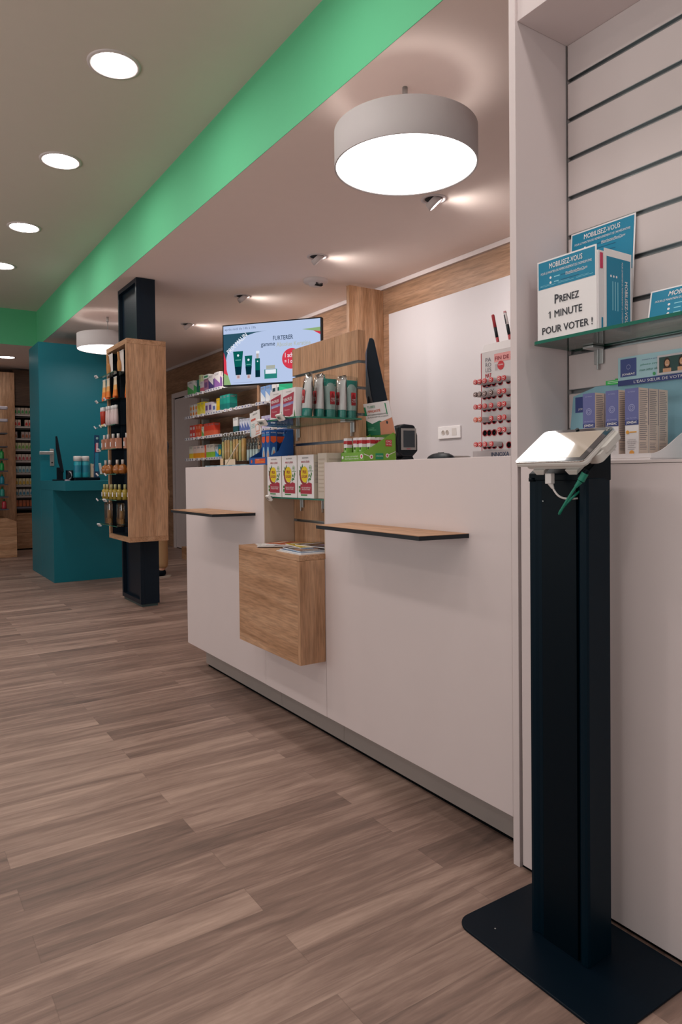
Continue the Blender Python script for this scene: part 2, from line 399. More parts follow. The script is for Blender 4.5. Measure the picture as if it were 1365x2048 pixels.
# tilting spots
def spot(loc, label, ang):
    t = thing('tilting_spotlight', label, 'ceiling light', loc, group='tilting spots in the low ceiling')
    part('trim_ring', MB().lathe([(.075,0),(.073,-.005),(.058,-.006),(.052,0)], (0,0,0), WHITE2, 32, False).lathe([(.0515,-.001),(.001,-.001)],(0,0,0),DARK,32,False), t)
    M = Matrix.Translation((0,0,-.018)) @ Matrix.Rotation(ang, 4, 'Z') @ Matrix.Rotation(R(-42), 4, 'Y')
    part('lamp_head', MB().lathe([(.0001,.018),(.046,.018),(.048,-.02),(.045,-.022),(.043,-.016)], (0,0,0), WHITE2, 32, False).xf(M), t)
    part('lens', MB().lathe([(.043,-.017),(.001,-.017)], (0,0,0), E_SPOT, 32, False).xf(M), t)
    l = bpy.data.lights.new('spot_beam', 'SPOT'); l.energy = SPOT_W; l.color = LIGHT_COL; l.spot_size = R(152); l.spot_blend = 1.0; l.shadow_soft_size = .03
    lo = bpy.data.objects.new('spot_beam', l); COL.objects.link(lo); lo.parent = t; lo.matrix_local = M @ Matrix.Translation((0,0,-.024))
    return t
S1 = spot((2.676, 3.051, ZL), 'tilting ceiling spot peeking out just below the large drum lamp', R(-28))
dup(S1, (2.656, 4.303, ZL), rz=R(14), label='tilting ceiling spot right above the smoke detector')
dup(S1, (2.674, 5.596, ZL), rz=R(25), label='tilting ceiling spot above the hanging screen')
dup(S1, (2.68, 6.921, ZL), rz=R(25), label='tilting ceiling spot left of the hanging screen, farthest of the spots')
dup(DL, (1.386, 10.02, ZL), label='small round downlight in the low ceiling at the far left behind the green beam').scale = (.85,.85,.85)
t = thing('smoke_detector', 'white round smoke detector with a slotted vent on the low ceiling', 'smoke detector', (2.964, 4.828, ZL))
part('base', MB().lathe([(.10,0),(.10,-.018),(.095,-.024),(.06,-.03),(.001,-.03)], (0,0,0), WHITE2, 36, False), t)
m = MB().lathe([(.062,-.028),(.055,-.046),(.03,-.054),(.001,-.055)], (0,0,0), WHITE2, 32, False)
part('sensor', m, t)
m = MB()
for k in range(6): m.box(-.03+k*.011, -.025+k*.011, -.058, -.03, -.056, -.034, DARK)
part('vent_slot', m, t)

# ================================================================== NICHE UNIT (right)
GZ = [2.122-.1065*k for k in range(10)]         # heights of the slatwall grooves
t = thing('slatwall_display_unit', 'tall white display unit with slatted back wall and base cabinet at the right edge', 'display unit', (1.5, .3, 0))
YL, YR = 1.265, -1.2
part('side_panel', MB().box(XF, 1.62, YL, YL+.022, 0, 2.60, WHITE), t, True, bev=.001)
part('header', MB().box(XF+.008, 1.615, YR, YL-.0006, 2.222, 2.60, WHITE), t, True, bev=.001)
m = MB()
edges = [2.222]+[z for z in GZ if z > 1.08]
prev = 2.2215
for z in edges[1:]:
    m.box(1.596, 1.614, YR, YL-.004, z+.006, prev, WHITE2); prev = z-.006
m.box(1.596, 1.614, YR, YL-.004, 1.069, prev, WHITE2)
part('slatted_panel', m, t, True, bev=.0012)
for z in edges[1:]:
    q = MB().prism([(1.5955,z-.0062),(1.5955,z-.0045),(1.606,z-.0045),(1.606,z+.0045),(1.5955,z+.0045),(1.5955,z+.0062),(1.6135,z+.0062),(1.6135,z-.0062)], 'y', YR, YL-.004, ALU)
    part('groove_rail', q, t, True)
part('corner_joint', MB().box(1.5935, 1.596, YL-.0025, YL-.0005, 1.07, 2.222, mat('#6d6a6a', .5)), t, True)
m = MB().box(XF, 1.60, YR, 1.254, .012, 1.066, WHITE)
part('base_cabinet', m, t, True, bev=.001)
part('worktop', MB().box(XF-.001, 1.62, YR, YL-.0006, 1.067, 1.0735, WHITE2), t, True)
part('plinth_shadow', MB().box(XF+.01, 1.60, YR, YL-.001, 0, .0115, GAP).box(XF+.012, 1.598, 1.2545, YL-.0004, 0.012, 1.0665, GAP), t, True).name = 'plinth'  # near-black boxes stand in for the shade under and beside the cabinet

def glass_shelf(name, label, x0, x1, y0, y1, z, brk, corner=.0, th=.008, group=None, big=0):
    t = thing(name, label, 'shelf', ((x0+x1)/2, (y0+y1)/2, z-th), group=group)
    def outline(i=0):
        P = []; r = corner
        P += [(x1-i, y0+i), (x1-i, y1-i)]
        if big:
            for k in range(13): a = R(90+k*7.5); P.append((x0+big+(big)*math.cos(a), y1-big*.95+(big*.95)*math.sin(a)))
            for k in range(7): a = R(180+k*15); P.append((x0+r+r*math.cos(a), y0+r+r*math.sin(a)))
        elif r:
            for cx, cy, a0 in ((x0+r, y1-r, 90), (x0+r, y0+r, 180)):
                for k in range(7): a = R(a0+k*15); P.append((cx+(r-i)*math.cos(a), cy+(r-i)*math.sin(a)))
        else: P += [(x0+i, y1-i), (x0+i, y0+i)]
        return P
    P = outline(); n = len(P); m = MB()
    vs = [(a,b,z-th) for a,b in P]+[(a,b,z) for a,b in P]
    m.add(vs, [tuple(range(n-1,-1,-1)), tuple(range(n,2*n))], GLASS)
    m.add(vs, [(k,(k+1)%n,n+(k+1)%n,n+k) for k in range(n)], GEDGE)
    part('glass', m, t, True)
    for y in brk:
        q = MB().box(x1-.012, x1-.001, y-.002, y+.002, z-th-.06, z-th-.001, STEEL).box(x1-.05 if x1-x0>.1 else x0, x1-.004, y-.016, y+.016, z-th-.007, z-th-.0005, STEEL)
        q.box(x1-.006, x1-.001, y-.014, y+.014, z-th-.045, z-th-.004, STEEL)
        part('bracket', q, t, True, bev=.001)
    return t
glass_shelf('glass_shelf', 'wide green-edged glass shelf on the slatted wall holding the blue and white leaflets', 1.413, 1.594, -.9, 1.236, 1.386, (1.16, .52), .02)

# ---- the vote leaflets
CY = mat('#0f83a6', .5); WT = mat('#f1ecec', .6); INK = mat('#33343c', .6); CYL = mat('#8fd0e0', .5); PINK = mat('#c9365c', .5)
def leaflet_art(m, F, w, h, blue_h, sh=0):
    """blue campaign header in the upper part of a sheet of width w and height h"""
    b0 = h-blue_h
    m.rect(F, .004, w-.004, b0, h-.004, CY, .0004)
    m.text(F, 'MOBILISEZ-VOUS', w/2, h-.018, w*.56, .013, WT, shear=sh, bold=.0002)
    m.text(F, "POUR LE MAINTIEN DU REMBOURSEMENT DE L'HOMÉOPATHIE", w/2, h-.033, w*.86, .0075, WT, shear=sh)
    for k in range(3):
        y = h-.048-k*.0125
        if y < b0+.006: break
        m.disc(F, w*.24, y, .0032, WT)
        m.rect(F, w*.30, w*(.38 if k else .40), y-.0013, y+.0013, CYL); m.rect(F, w*.42, w*.72, y-.0011, y+.0011, mat('#0a5f80', .5))
    m.text(F, 'MonHoméoMonChoix', w*.68, h-.047, w*.36, .006, WT, shear=.2)
    m.rect(F, w*.50, w*.82, h-.0515, h-.0507, WT)
    if blue_h > .07:
        for k in range(3): m.rect(F, .01+k*w*.31, .01+k*w*.31+w*.27, b0+.006, b0+.0068, CYL); m.rect(F, .01+k*w*.31, .01+k*w*.31+w*.2, b0+.009, b0+.0096, CYL)
# leaning sheet at the back
m = MB(); F = FX(0, .098, 0); m.box(0, .0006, -.098, .098, 0, .312, WT); leaflet_art(m, FX(0,.098,0), .196, .312, .14)
m.xf(Matrix.Rotation(R(4), 4, 'Y')); single('leaflet', m, 'blue campaign leaflet standing highest against the slatted wall behind the paper box', 'leaflet', group='blue campaign leaflets', loc=(1.568, 1.148, 1.387), rz=R(0))
# paper box with the vote notice
t = thing('leaflet_box', 'white box with a PRENEZ 1 MINUTE POUR VOTER notice on the glass shelf', 'box', (1.49, 1.13, 1.387))
m = MB().box(1.432, 1.56, 1.045, 1.224, 1.3872, 1.578, PAPER)
part('carton', m, t, True, bev=.0015)
m = MB(); F = FX(1.4315, 1.228, 1.3875); m.box(1.4305, 1.4315, 1.049, 1.228, 1.3875, 1.592, WT); F = FX(1.4305, 1.228, 1.3875)
leaflet_art(m, F, .179, .2045, .073)
m.text(F, 'P', .062, .099, .012, .022, INK, bold=.0005); m.text(F, 'RENEZ', .1, .097, .058, .0165, INK, bold=.0004)
m.text(F, '1 MINUTE', .089, .062, .098, .0175, INK, bold=.0004); m.poly(F, [(.0405,.0705),(.0405,.0685),(.036,.0655),(.0355,.067)], INK, .0014)
m.text(F, 'POUR VOTER !', .092, .024, .152, .0175, INK, bold=.0004)
part('notice_sheet', m, t, True)
m = MB(); F = FY(1.0435, 1.455, 1.389)
m.box(1.452, 1.56, 1.0435, 1.0445, 1.389, 1.585, WT); m.rect(F, .006, .100, .004, .178, CY, .0004)
m.text(F, 'MOBILISEZ-VOUS', .082, .07, .11, .011, WT, ang=-math.pi/2, bold=.0002)
m.text(F, "POUR LE MAINTIEN DU REMBOURSEMENT DE L'HOMÉOPATHIE", .067, .09, .16, .006, WT, ang=-math.pi/2)
for k in range(3): m.disc(F, .022+k*.011, .132, .003, WT)
for k in range(3): m.rect(F, .028+k*.010, .031+k*.010, .05, .12, CYL)
part('side_leaflet', m, t, True)
m = MB().box(1.438, 1.447, 1.0432, 1.0449, 1.535, 1.572, PINK)
part('paper_tab', MB().box(1.443, 1.447, 1.0432, 1.0449, 1.3872, 1.418, CY), t, True, label='blue paper tab')
part('paper_tab', m, t, True, label='pink paper tab')
# third leaflet lying back at the right
m = MB(); m.box(0, .0006, -.105, .105, 0, .10, WT); leaflet_art(m, FX(0,.105,0), .21, .10, .094, .2)
m.xf(Matrix.Rotation(R(10), 4, 'Y')); single('leaflet', m, 'blue campaign leaflet cut by the right edge of the photo, on the glass shelf', 'leaflet', group='blue campaign leaflets', loc=(1.505, .862, 1.3868)); bpy.data.objects['leaflet.001'].scale = (1,1,.86)

# ---- skin-care display on the worktop
AQUA = mat('#8fbccb', .5, noise=.10); LAV = mat('#5e6196', .5); NAVYT = mat('#2f3a78', .5); LAV2 = mat('#a3a5cc', .5)
m = MB().prism([(.68,1.0737),(1.261,1.0737),(1.261,1.10),(1.243,1.255),(1.17,1.275),(.68,1.275)], 'x', 1.5912, 1.5922, AQUA); m.rect(FX(1.5912,1.236,1.19), 0, .05, .02, .062, mat('#3f4c8a', .5)); m.text(FX(1.5912,1.236,1.19), 'JONZAC', .028, .028, .036, .007, WT)
single('display_backing', m, 'pale blue water-patterned card behind the skin-care boxes', 'display card')
m = MB().box(1.578, 1.580, .64, 1.094, 1.266, 1.338, mat('#a9cbd3', .5)); F = FX(1.578, 1.094, 1.266)
m.rect(F, 0, .46, 0, .014, NAVYT); m.text(F, "L'EAU SŒUR DE VOTRE PEAU", .13, .007, .17, .007, WT)
m.rect(F, .007, .052, .022, .067, mat('#3f4c8a', .5)); m.text(F, 'JONZAC', .030, .0275, .036, .006, WT, bold=.0002); m.ring(F, .030, .046, .006, .001, LAV2)
m.text(F, 'photo avec', .088, .046, .05, .006, mat('#4c8f7a',.5), shear=.3); m.text(F, 'mon sœur idéal', .088, .034, .055, .006, mat('#3a7a6c',.5), shear=.3)
m.disc(F, .1, .021, .004, mat('#3f9a5a',.5)); m.text(F, 'moment à part', .088, .058, .04, .004, LAV)
hd = single('display_header_card', m, 'pale blue header card with a navy slogan strip above the skin-care boxes', 'display card')
m = MB(); F = FX(1.5745, .984, 1.281); m.box(1.5745, 1.577, .85, .984, 1.281, 1.328, mat('#cfc4c6', .3)); m.rect(F, .005, .129, .005, .042, mat('#2a4a46', .5), .0004)
for a, sk in ((.025, '#d9a27e'), (.062, '#e0a983')):
    m.disc(F, a, .024, .008, mat('#3b241c', .6), .0007, ry=.016); m.disc(F, a+.001, .026, .006, mat(sk, .6), .001, ry=.0085); m.rect(F, a-.010, a+.011, .005, .014, mat(sk, .6), .0009)
    m.disc(F, a+.001, .022, .0022, mat('#f3e5e0',.5), .0013, ry=.0008); m.disc(F, a-.001, .0285, .0006, INK, .0013); m.disc(F, a+.0035, .0285, .0006, INK, .0013)
single('framed_photo', m, 'small framed photo of two smiling dark-haired women on the blue header card', 'photo')
m = MB(); m.box(1.588, 1.590, 1.06, 1.11, 1.2775, 1.2885, mat('#2fb24c', .4)); m.box(1.580, 1.582, 1.085, 1.132, 1.273, 1.2845, mat('#35c055', .4)); F = FX(1.580, 1.132, 1.273)
m.lines(F, .006, .040, .002, .010, 2, mat('#d8f5dc', .5)); m.box(1.582,1.596,1.09,1.11,1.277,1.279,PLASTIC)
single('shelf_label', m, 'bright green shelf label clipped to the slat above the skin-care boxes', 'label')
# white curved tray holding the boxes
t = thing('display_tray', 'white and pale blue curved counter tray under the skin-care boxes', 'display tray', (1.50, .98, 1.0737))
part('base', MB().box(1.412, 1.594, .90, 1.10, 1.0738, 1.078, PAPER), t, True)
P = [(1.412,1.078),(1.412,1.088)]+[(1.412+.182*k/12, 1.088+.062*(.5-.5*math.cos(math.pi*k/12))) for k in range(1,13)]+[(1.594,1.078)]
part('curved_side', MB().prism([(a,b) for a,b in P], 'y', .898, .9005, PAPER), t, True)
m = MB(); m.box(1.4115,1.4125,.90,1.10,1.0785,1.0885,PAPER)
part('front_lip', m, t, True)
BEIGE = mat('#d9c2b4', .55); TXT = mat('#8d8284', .6)
def jonzac(x, y, z, accent, words, label, group):
    w_, d_, h_ = .034, .036, .158
    m = MB().box(-d_/2, d_/2, -w_/2, w_/2, 0, h_, PAPER)
    F = FX(-d_/2, w_/2, 0); m.rect(F, 0, w_, .075, h_, LAV, .0004); m.rect(F, 0, w_, .075, .086, NAVYT, .0006)
    m.text(F, 'JONZAC', w_/2, .0803, .026, .0065, WT, bold=.0002); m.ring(F, w_/2, .114, .008, .0012, LAV2); m.ring(F, w_/2, .114, .0045, .0012, LAV2); m.text(F, 'eau thermale', w_/2, .091, .025, .003, LAV2); m.text(F, 'EAU THERMALE', w_/2, .150, .018, .003, LAV2)
    m.disc(F, .0065, .059, .0042, accent); m.rect(F, .0115, .029, .0575, .0605, accent, .0006)
    for k, s in enumerate(words): m.text(F, s, w_/2, .042-k*.0045, .02+.004*(k%2), .003, TXT)
    m.disc(F, w_/2, .012, .006, mat('#e9a24a', .5)) if accent is ORJ else None
    m.lines(F, .007, .027, .018, .030, 3, TXT, .2)
    F = FY(-w_/2, -d_/2, 0); m.rect(F, 0, d_, 0, h_, BEIGE, .0003); m.lines(F, .003, d_-.003, .04, h_-.004, 26, TXT, .38, .0006); m.lines(F, .003, d_-.006, .018, .036, 5, TXT, .3, .0006)
    return single('skin_care_box', m, label, 'box', group=group, loc=(x, y, z), bev=.0006)
ORJ = mat('#e2a03a', .5); TQ = mat('#2fa3b8', .5); RD = mat('#b9434f', .5); zb = 1.0783
specs = [(1.434, .947, ORJ, ['CRÈME RICHE','SOIN NUTRITIF','INTENSE'], 'orange-dot skin-care box'), (1.434, .998, RD, ['SOIN LÉGER','ANTI-ÂGE','ESSENTIEL'], 'red-dot skin-care box'), (1.434, 1.061, TQ, ['SOIN LÉGER','HYDRATANT'], 'turquoise-dot skin-care box')]
for (x, y, ac, wd, nm) in specs:
    z0 = zb
    for k in range(3 if ac is ORJ else 2):
        where = ['front of its row behind the tablet', 'right behind the front box of its row', 'last of its row against the wall'][k] if ac is ORJ else ['front of its row behind the tablet', 'half hidden behind the front box'][k]
        o = jonzac(x+.0385*k, y, z0, ac, wd, nm+', '+where, 'skin-care boxes on the white tray')

# ================================================================== TABLET KIOSK
t = thing('tablet_kiosk', 'black floor-standing kiosk column with a white tablet on top, in the foreground', 'kiosk', (1.26, .98, 0))
P = []
def rr(x0, x1, y0, y1, r, n=8):
    o = []
    for cx, cy, a0 in ((x1-r,y1-r,0),(x0+r,y1-r,90),(x0+r,y0+r,180),(x1-r,y0+r,270)):
        for k in range(n+1): a = R(a0+90*k/n); o.append((cx+r*math.cos(a), cy+r*math.sin(a)))
    return o
part('base_plate', MB().prism(rr(1.094, 1.386, .778, 1.195, .04), 'z', .0, .006, NAVY2), t, True, bev=.002)
KN = mat('#001622', .42, spec=.12, noise=.04); KN2 = mat('#000d16', .42, spec=.12)
# column: rounded left edge, shallow hollow on the wide face, return on the right
prof = [(1.222,1.050),(1.2185,1.056),(1.216,1.063),(1.217,1.070),(1.223,1.074),(1.300,1.074),(1.303,1.070),(1.303,.925),(1.299,.922),(1.222,.917),(1.216,.919),(1.214,.924),(1.214,.934),(1.222,.940),(1.229,.952),(1.231,.968),(1.231,1.01),(1.229,1.03),(1.222,1.041)]
part('column', MB().prism(prof, 'z', .006, 1.035, KN), t, True, bev=.0015)
part('front_cover', MB().box(1.2175, 1.229, .9455, 1.036, .0065, 1.03, KN2), t, True)
m = MB().prism([(1.303,1.03),(1.216,1.03),(1.216,1.045),(1.24,1.06),(1.303,1.112)], 'y', .921, 1.072, KN2)
part('head_wedge', m, t, True, bev=.002)
m = MB().cyl((1.218, 1.063, 1.028), .0085, .008, KN2, 18)
part('screw', MB().cyl((1.2135,1.03,.985),.0012,.002,STEEL,8,'x'), t, True)
part('screw', MB().cyl((1.150,1.12,.006),.002,.0006,STEEL,10), t, True)
part('end_cap', m, t, True)
# tablet built flat then tilted
tb = Matrix.Translation((1.165, 0, 1.060)) @ Matrix.Rotation(-math.atan2(.072, .105), 4, 'Y')
TW = .128; ya, yb = .881, 1.065; TH = .016
m = MB().prism(rr(0, TW, ya, yb, .012), 'z', 0, TH*.55, mat('#d9d4cf', .35, noise=.02)).xf(tb)
tab = part('tablet', m, t, True, bev=.002, label='white framed tablet')
m = MB().prism(rr(.001, TW-.001, ya+.001, yb-.001, .011), 'z', TH*.55, TH*.72, mat('#d8d8d6', .16, .9)).xf(tb); part('chrome_rim', m, tab, False if False else True)
m = MB().prism(rr(.003, TW-.003, ya+.003, yb-.003, .010), 'z', TH*.72, TH*.78, mat('#0d1215', .08, spec=1.0, coat=1)).xf(tb); part('black_bezel', m, tab, True)
m = MB().box(.014, TW-.014, ya+.018, yb-.018, TH*.78, TH*.80, mat('#b9ab9b', .07, spec=1.0, coat=1)).xf(tb); part('screen', m, tab, True)
m = MB().cyl((TW-.006, (ya+yb)/2, TH*.78), .004, .003, mat('#10161a',.3), 14).xf(tb); part('camera_button', m, tab, True)
for dx_ in (.010, .016): part('lens', MB().cyl((TW-dx_, ya+.012, TH*.78), .0022, .0012, STEEL, 12).xf(tb), tab, True)
BK = mat('#cfcac4', .4)
m = MB().prism(rr(.010, TW-.012, ya+.014, yb-.012, .02), 'z', -.013, -.0003, BK)
for y in (.925, 1.01): m.prism([(y-.016,-.012),(y+.016,-.012),(y+.010,-.024),(y-.010,-.024)], 'x', .004, .05, BK)
m.prism(rr(.04, TW-.02, ya-.004, ya+.03, .012), 'z', -.022, -.002, BK); m.prism(rr(.06, TW-.004, ya-.008, ya+.02, .01), 'z', -.012, .004, BK)
m.xf(tb); part('back_cradle', m, tab, True, bev=.0015)
def bez(p0, p1, p2, p3, n=14):
    o = []
    for k in range(n+1):
        s = k/n; a = [Vector(p) for p in (p0,p1,p2,p3)]; o.append(a[0]*(1-s)**3+a[1]*3*s*(1-s)**2+a[2]*3*s*s*(1-s)+a[3]*s**3)
    return o
GR = mat('#0d7a63', .45); WC = mat('#d9d2cf', .4)
t = thing('green_network_cable', 'green network cable with its plug hanging in a loop below the tablet', 'cable', (1.185, .9, 1.0))
part('plug', MB().tube([(1.187,.899,1.046),(1.184,.907,1.031)], .0075, GR, 10).tube([(1.189,.895,1.052),(1.187,.899,1.046)], .0062, KN2, 8).tube([(1.1835,.908,1.030),(1.180,.917,1.018)],[.006,.0035],GR,10), t, True)
part('cord', MB().tube(bez((1.180,.917,1.018),(1.172,.942,.98),(1.170,.952,.958),(1.180,.958,.962))+bez((1.180,.958,.962),(1.186,.961,.967),(1.196,.955,.985),(1.228,.94,1.01))[1:], .0028, GR, 8), t, True)
t = thing('white_usb_cable', 'white cable with a white plug under the left half of the tablet', 'cable', (1.18, .99, 1.02))
part('plug', MB().box(1.178,1.190,.978,.994,1.024,1.046,WC).tube([(1.184,.985,1.026),(1.186,.979,1.014)],[.006,.003],WC,10), t, True, bev=.001)
part('cord', MB().tube(bez((1.186,.979,1.014),(1.188,.968,.995),(1.190,.96,.99),(1.222,.945,.993)), .0022, WC, 8), t, True)

# ================================================================== COUNTERS
CT = 1.093
def counter(name, y0, y1, label):
    t = thing(name, label, 'counter', (1.65, (y0+y1)/2, 0))
    part('front_panel', MB().box(XF, XF+.03, y0, y1, .126, CT, WHITE), t, True, bev=.0012)
    part('top', MB().box(XF+.0305, 1.98, y0, y1, CT-.03, CT, WHITE2), t, True, bev=.001)
    m = MB().box(XF+.0305, 1.98, y0, y0+.028, .126, CT-.0305, WHITE2).box(XF+.0305, 1.98, y1-.028, y1, .126, CT-.0305, WHITE2)
    part('side_panel', m, t, True)
    part('back_panel', MB().box(1.70, 1.72, y0+.0285, y1-.0285, .126, CT-.031, WHITE2), t, True)
    part('kick_plate', MB().box(1.470, 1.90, y0 if y0 < 2 else y0, y1 if y1 < 3 else y1-.07, .014, .1258, ALU2).box(1.478, 1.89, y0, y1 if y1 < 3 else y1-.08, .0, .0138, GAP), t, True)
    return t
CN = counter('sales_counter', 1.2875, 2.2205, 'white sales counter nearest the camera, beside the slatted display unit')
CF = counter('sales_counter', 2.7245, 3.661, 'white sales counter farther back, left of the hanging oak box')
CN['group'] = CF['group'] = 'white sales counters'
# ledges
BLK = mat('#06101a', .5)
def ledge(parent, pts, z):
    e = part('ledge', MB().prism(pts, 'z', z-.013, z-.0012, BLK), parent, True, label='thin oak ledge with a black edge')
    c = Vector((sum(p[0] for p in pts)/4, sum(p[1] for p in pts)/4))
    part('oak_top', MB().prism([tuple(c+(Vector(p)-c)*.999) for p in pts], 'z', z-.0011, z, WOOD_Y), e, True)
ledge(CN, [(XF-.0004,2.040),(1.235,2.028),(1.226,1.470),(XF-.0004,1.447)], .876)
ledge(CF, [(XF-.0004,3.372),(1.198,3.360),(1.196,2.832),(XF-.0004,2.806)], .879)
# middle bay: low white base, oak-lined notch and slatted oak back
t = thing('middle_bay', 'slatted oak back panel rising between the two white counters, with a low white base', 'display panel', (1.5, 2.47, 0))
Y0, Y1 = 2.222, 2.723
part('low_front', MB().box(XF, XF+.03, Y0, Y1, .126, .7268, WHITE), t, True)
part('kick_plate', MB().box(1.470, 1.56, Y0, Y1, .014, .1258, ALU2).box(1.478, 1.56, Y0, Y1, 0, .0138, GAP), t, True)
for ya_, yb_ in ((Y1-.004, Y1), (Y0, Y0+.004)): part('lining', MB().box(XF+.001, 1.5405, ya_, yb_, .7475, CT-.001, mat('#cdb7a6', .5)), t, True)
GS = [1.484, 1.382, 1.279, 1.180, 1.075, .965, .845]
m = MB(); prev = 1.607
for z in GS:
    lo_ = z+.0055
    if lo_ > CT: m.box(1.541, 1.578, Y0-.016, Y1-.004, lo_, prev, WOOD_Z)
    elif prev > CT: m.box(1.541, 1.578, Y0-.016, Y1-.004, CT+.001, prev, WOOD_Z).box(1.541, 1.578, Y0+.005, Y1-.005, lo_, CT+.0009, WOOD_Z)
    else: m.box(1.541, 1.578, Y0+.005, Y1-.005, lo_, prev, WOOD_Z)
    prev = z-.0055
m.box(1.541, 1.578, Y0+.005, Y1-.005, .126, prev, WOOD_Z)
part('oak_slats', m, t, True, bev=.0008)
part('rear_top', MB().box(1.60, 1.979, Y0+.0005, Y1+.0005, CT-.03, CT, WHITE2), t, True)
for z in GS:
    part('groove_rail', MB().prism([(1.5405,z-.0056),(1.5405,z-.0038),(1.556,z-.0038),(1.556,z+.0038),(1.5405,z+.0038),(1.5405,z+.0056),(1.577,z+.0056),(1.577,z-.0056)], 'y', Y0-.0155 if z > 1.1 else Y0+.006, Y1-.005, ALU), t, True)
glass_shelf('glass_shelf', 'upper rounded glass shelf on the oak slats carrying wrapped tubes', 1.262, 1.5395, 2.182, 2.70, 1.262, (2.24, 2.665), .03, .006, big=.25)
glass_shelf('glass_shelf', 'lower glass shelf between the counters carrying three tall white boxes', 1.397, 1.5395, 2.228, 2.716, .954, (2.46, 2.64), .0, .006)
# hanging oak box
t = thing('hanging_oak_box', 'square oak box hung on the counter front between the two counters', 'box', (1.335, 2.485, .337))
part('front', MB().box(1.280, 1.296, 2.2405, 2.748, .338, .7265, WOOD_Y), t, True, bev=.0008)
part('side', MB().box(1.280, XF-.001, 2.2225, 2.2400, .338, .7265, WOOD_Z), t, True, bev=.0008)
part('side', MB().box(1.2965, XF-.001, 2.73, 2.748, .338, .7265, WOOD_Z), t, True, bev=.0008)
part('bottom', MB().box(1.2965, XF-.001, 2.2405, 2.7295, .338, .354, WOOD_Y), t, True)
part('lid', MB().box(1.280, 1.5405, 2.2235, 2.7225, .7272, .7472, WOOD_Y).box(1.280, XF-.001, 2.7225, 2.748, .7272, .7472, WOOD_Y), t, True, bev=.0008)
# magazines
def magazine(x, y, z, w, l, rz, cols, label, th=.003):
    m = MB().box(-w/2, w/2, -l/2, l/2, 0, th, PAPER).box(-w/2-.0004, w/2+.0004, -l/2-.0004, l/2+.0004, th, th+.0005, mat(cols[0], .25))
    F = Frame((-w/2, -l/2, th+.0005), (1,0,0), (0,1,0)); 
    m.poly(F, [(0,l*.1),(w,l*.3),(w,l*.62),(0,l*.5)], mat(cols[1], .25), .0003); m.rect(F, w*.1, w*.9, l*.76, l*.9, mat(cols[2], .25), .0003); m.disc(F, w*.5, l*.42, w*.22, mat(cols[3], .25), .0005)
    m.lines(F, w*.1, w*.8, l*.04, l*.14, 3, mat(cols[2], .3), .4)
    return single('magazine', m, label, 'magazine', group='magazines on the hanging oak box', loc=(x, y, z), rz=rz)
zz = .7476
magazine(1.40, 2.645, zz, .10, .145, R(75), ('#d8d2d0','#b9b5b2','#5d5a58','#8c8884'), 'white magazine at the left end of the oak box, lowest of the pile')
magazine(1.375, 2.585, zz+.0038, .12, .15, R(60), ('#cfcac6','#7d7a76','#e8e4e0','#474340'), 'white and grey magazine lying askew beside the white one at the left end')
magazine(1.432, 2.56, zz+.0076, .12, .18, R(20), ('#c4552e','#d98a6a','#e8c8b0','#8c3a20'), 'orange covered magazine at the back of the pile')
magazine(1.44, 2.43, zz+.0114, .13, .18, R(-10), ('#d9b62a','#e3c84a','#f0e8c0','#222222'), 'yellow covered magazine in the middle of the pile')
magazine(1.465, 2.36, zz+.0152, .12, .20, R(8), ('#10141c','#3d4456','#c9c9cf','#7a6fa0'), 'black covered magazine at the back right of the pile')
magazine(1.355, 2.33, zz, .125, .19, R(0), ('#e4e2e0','#c9d2d8','#99aabb','#bbcccc'), 'white magazine lying under the blue ones at the right')
magazine(1.365, 2.335, zz+.0038, .12, .185, R(-3), ('#1d5f8c','#2d78a8','#e6eef2','#134a70'), 'blue covered magazine at the front right of the oak box')
magazine(1.38, 2.345, zz+.0076, .12, .185, R(-7), ('#5b5a63','#b08a7a','#e6e0dc','#2f6b94'), 'magazine with a photo cover on top of the blue ones')

# ---- electronic price tags on clear arms
def price_tag(x, y, z, rz, label):
    t = thing('price_tag', label, 'price tag', (x, y, z), rz, group='electronic price tags at the counters')
    M = Matrix.Rotation(R(-38), 4, 'Y')
    m = MB().box(-.006, .004, -.024, .024, -.014, .014, mat('#e2dcd8', .35)); F = FX(-.006, .024, -.014)
    m.rect(F, .010, .038, .008, .022, mat('#8f9a94', .3)); m.rect(F, .012, .030, .013, .018, mat('#3c4442', .4), .0009); m.xf(M)
    part('display', m, t, bev=.002)
    part('arm', MB().box(.004, .05, -.014, .014, -.002, .0, PLASTIC).box(.004, .01, -.016, .016, -.01, .008, PLASTIC), t)
    return t
price_tag(1.238, 2.425, 1.253, R(8), 'white electronic price tag at the left corner of the upper glass shelf')
price_tag(1.236, 2.275, 1.262, R(-6), 'white electronic price tag in front of the wrapped tubes')
price_tag(1.375, 2.640, .950, R(-14), 'white electronic price tag on the edge of the lower glass shelf')

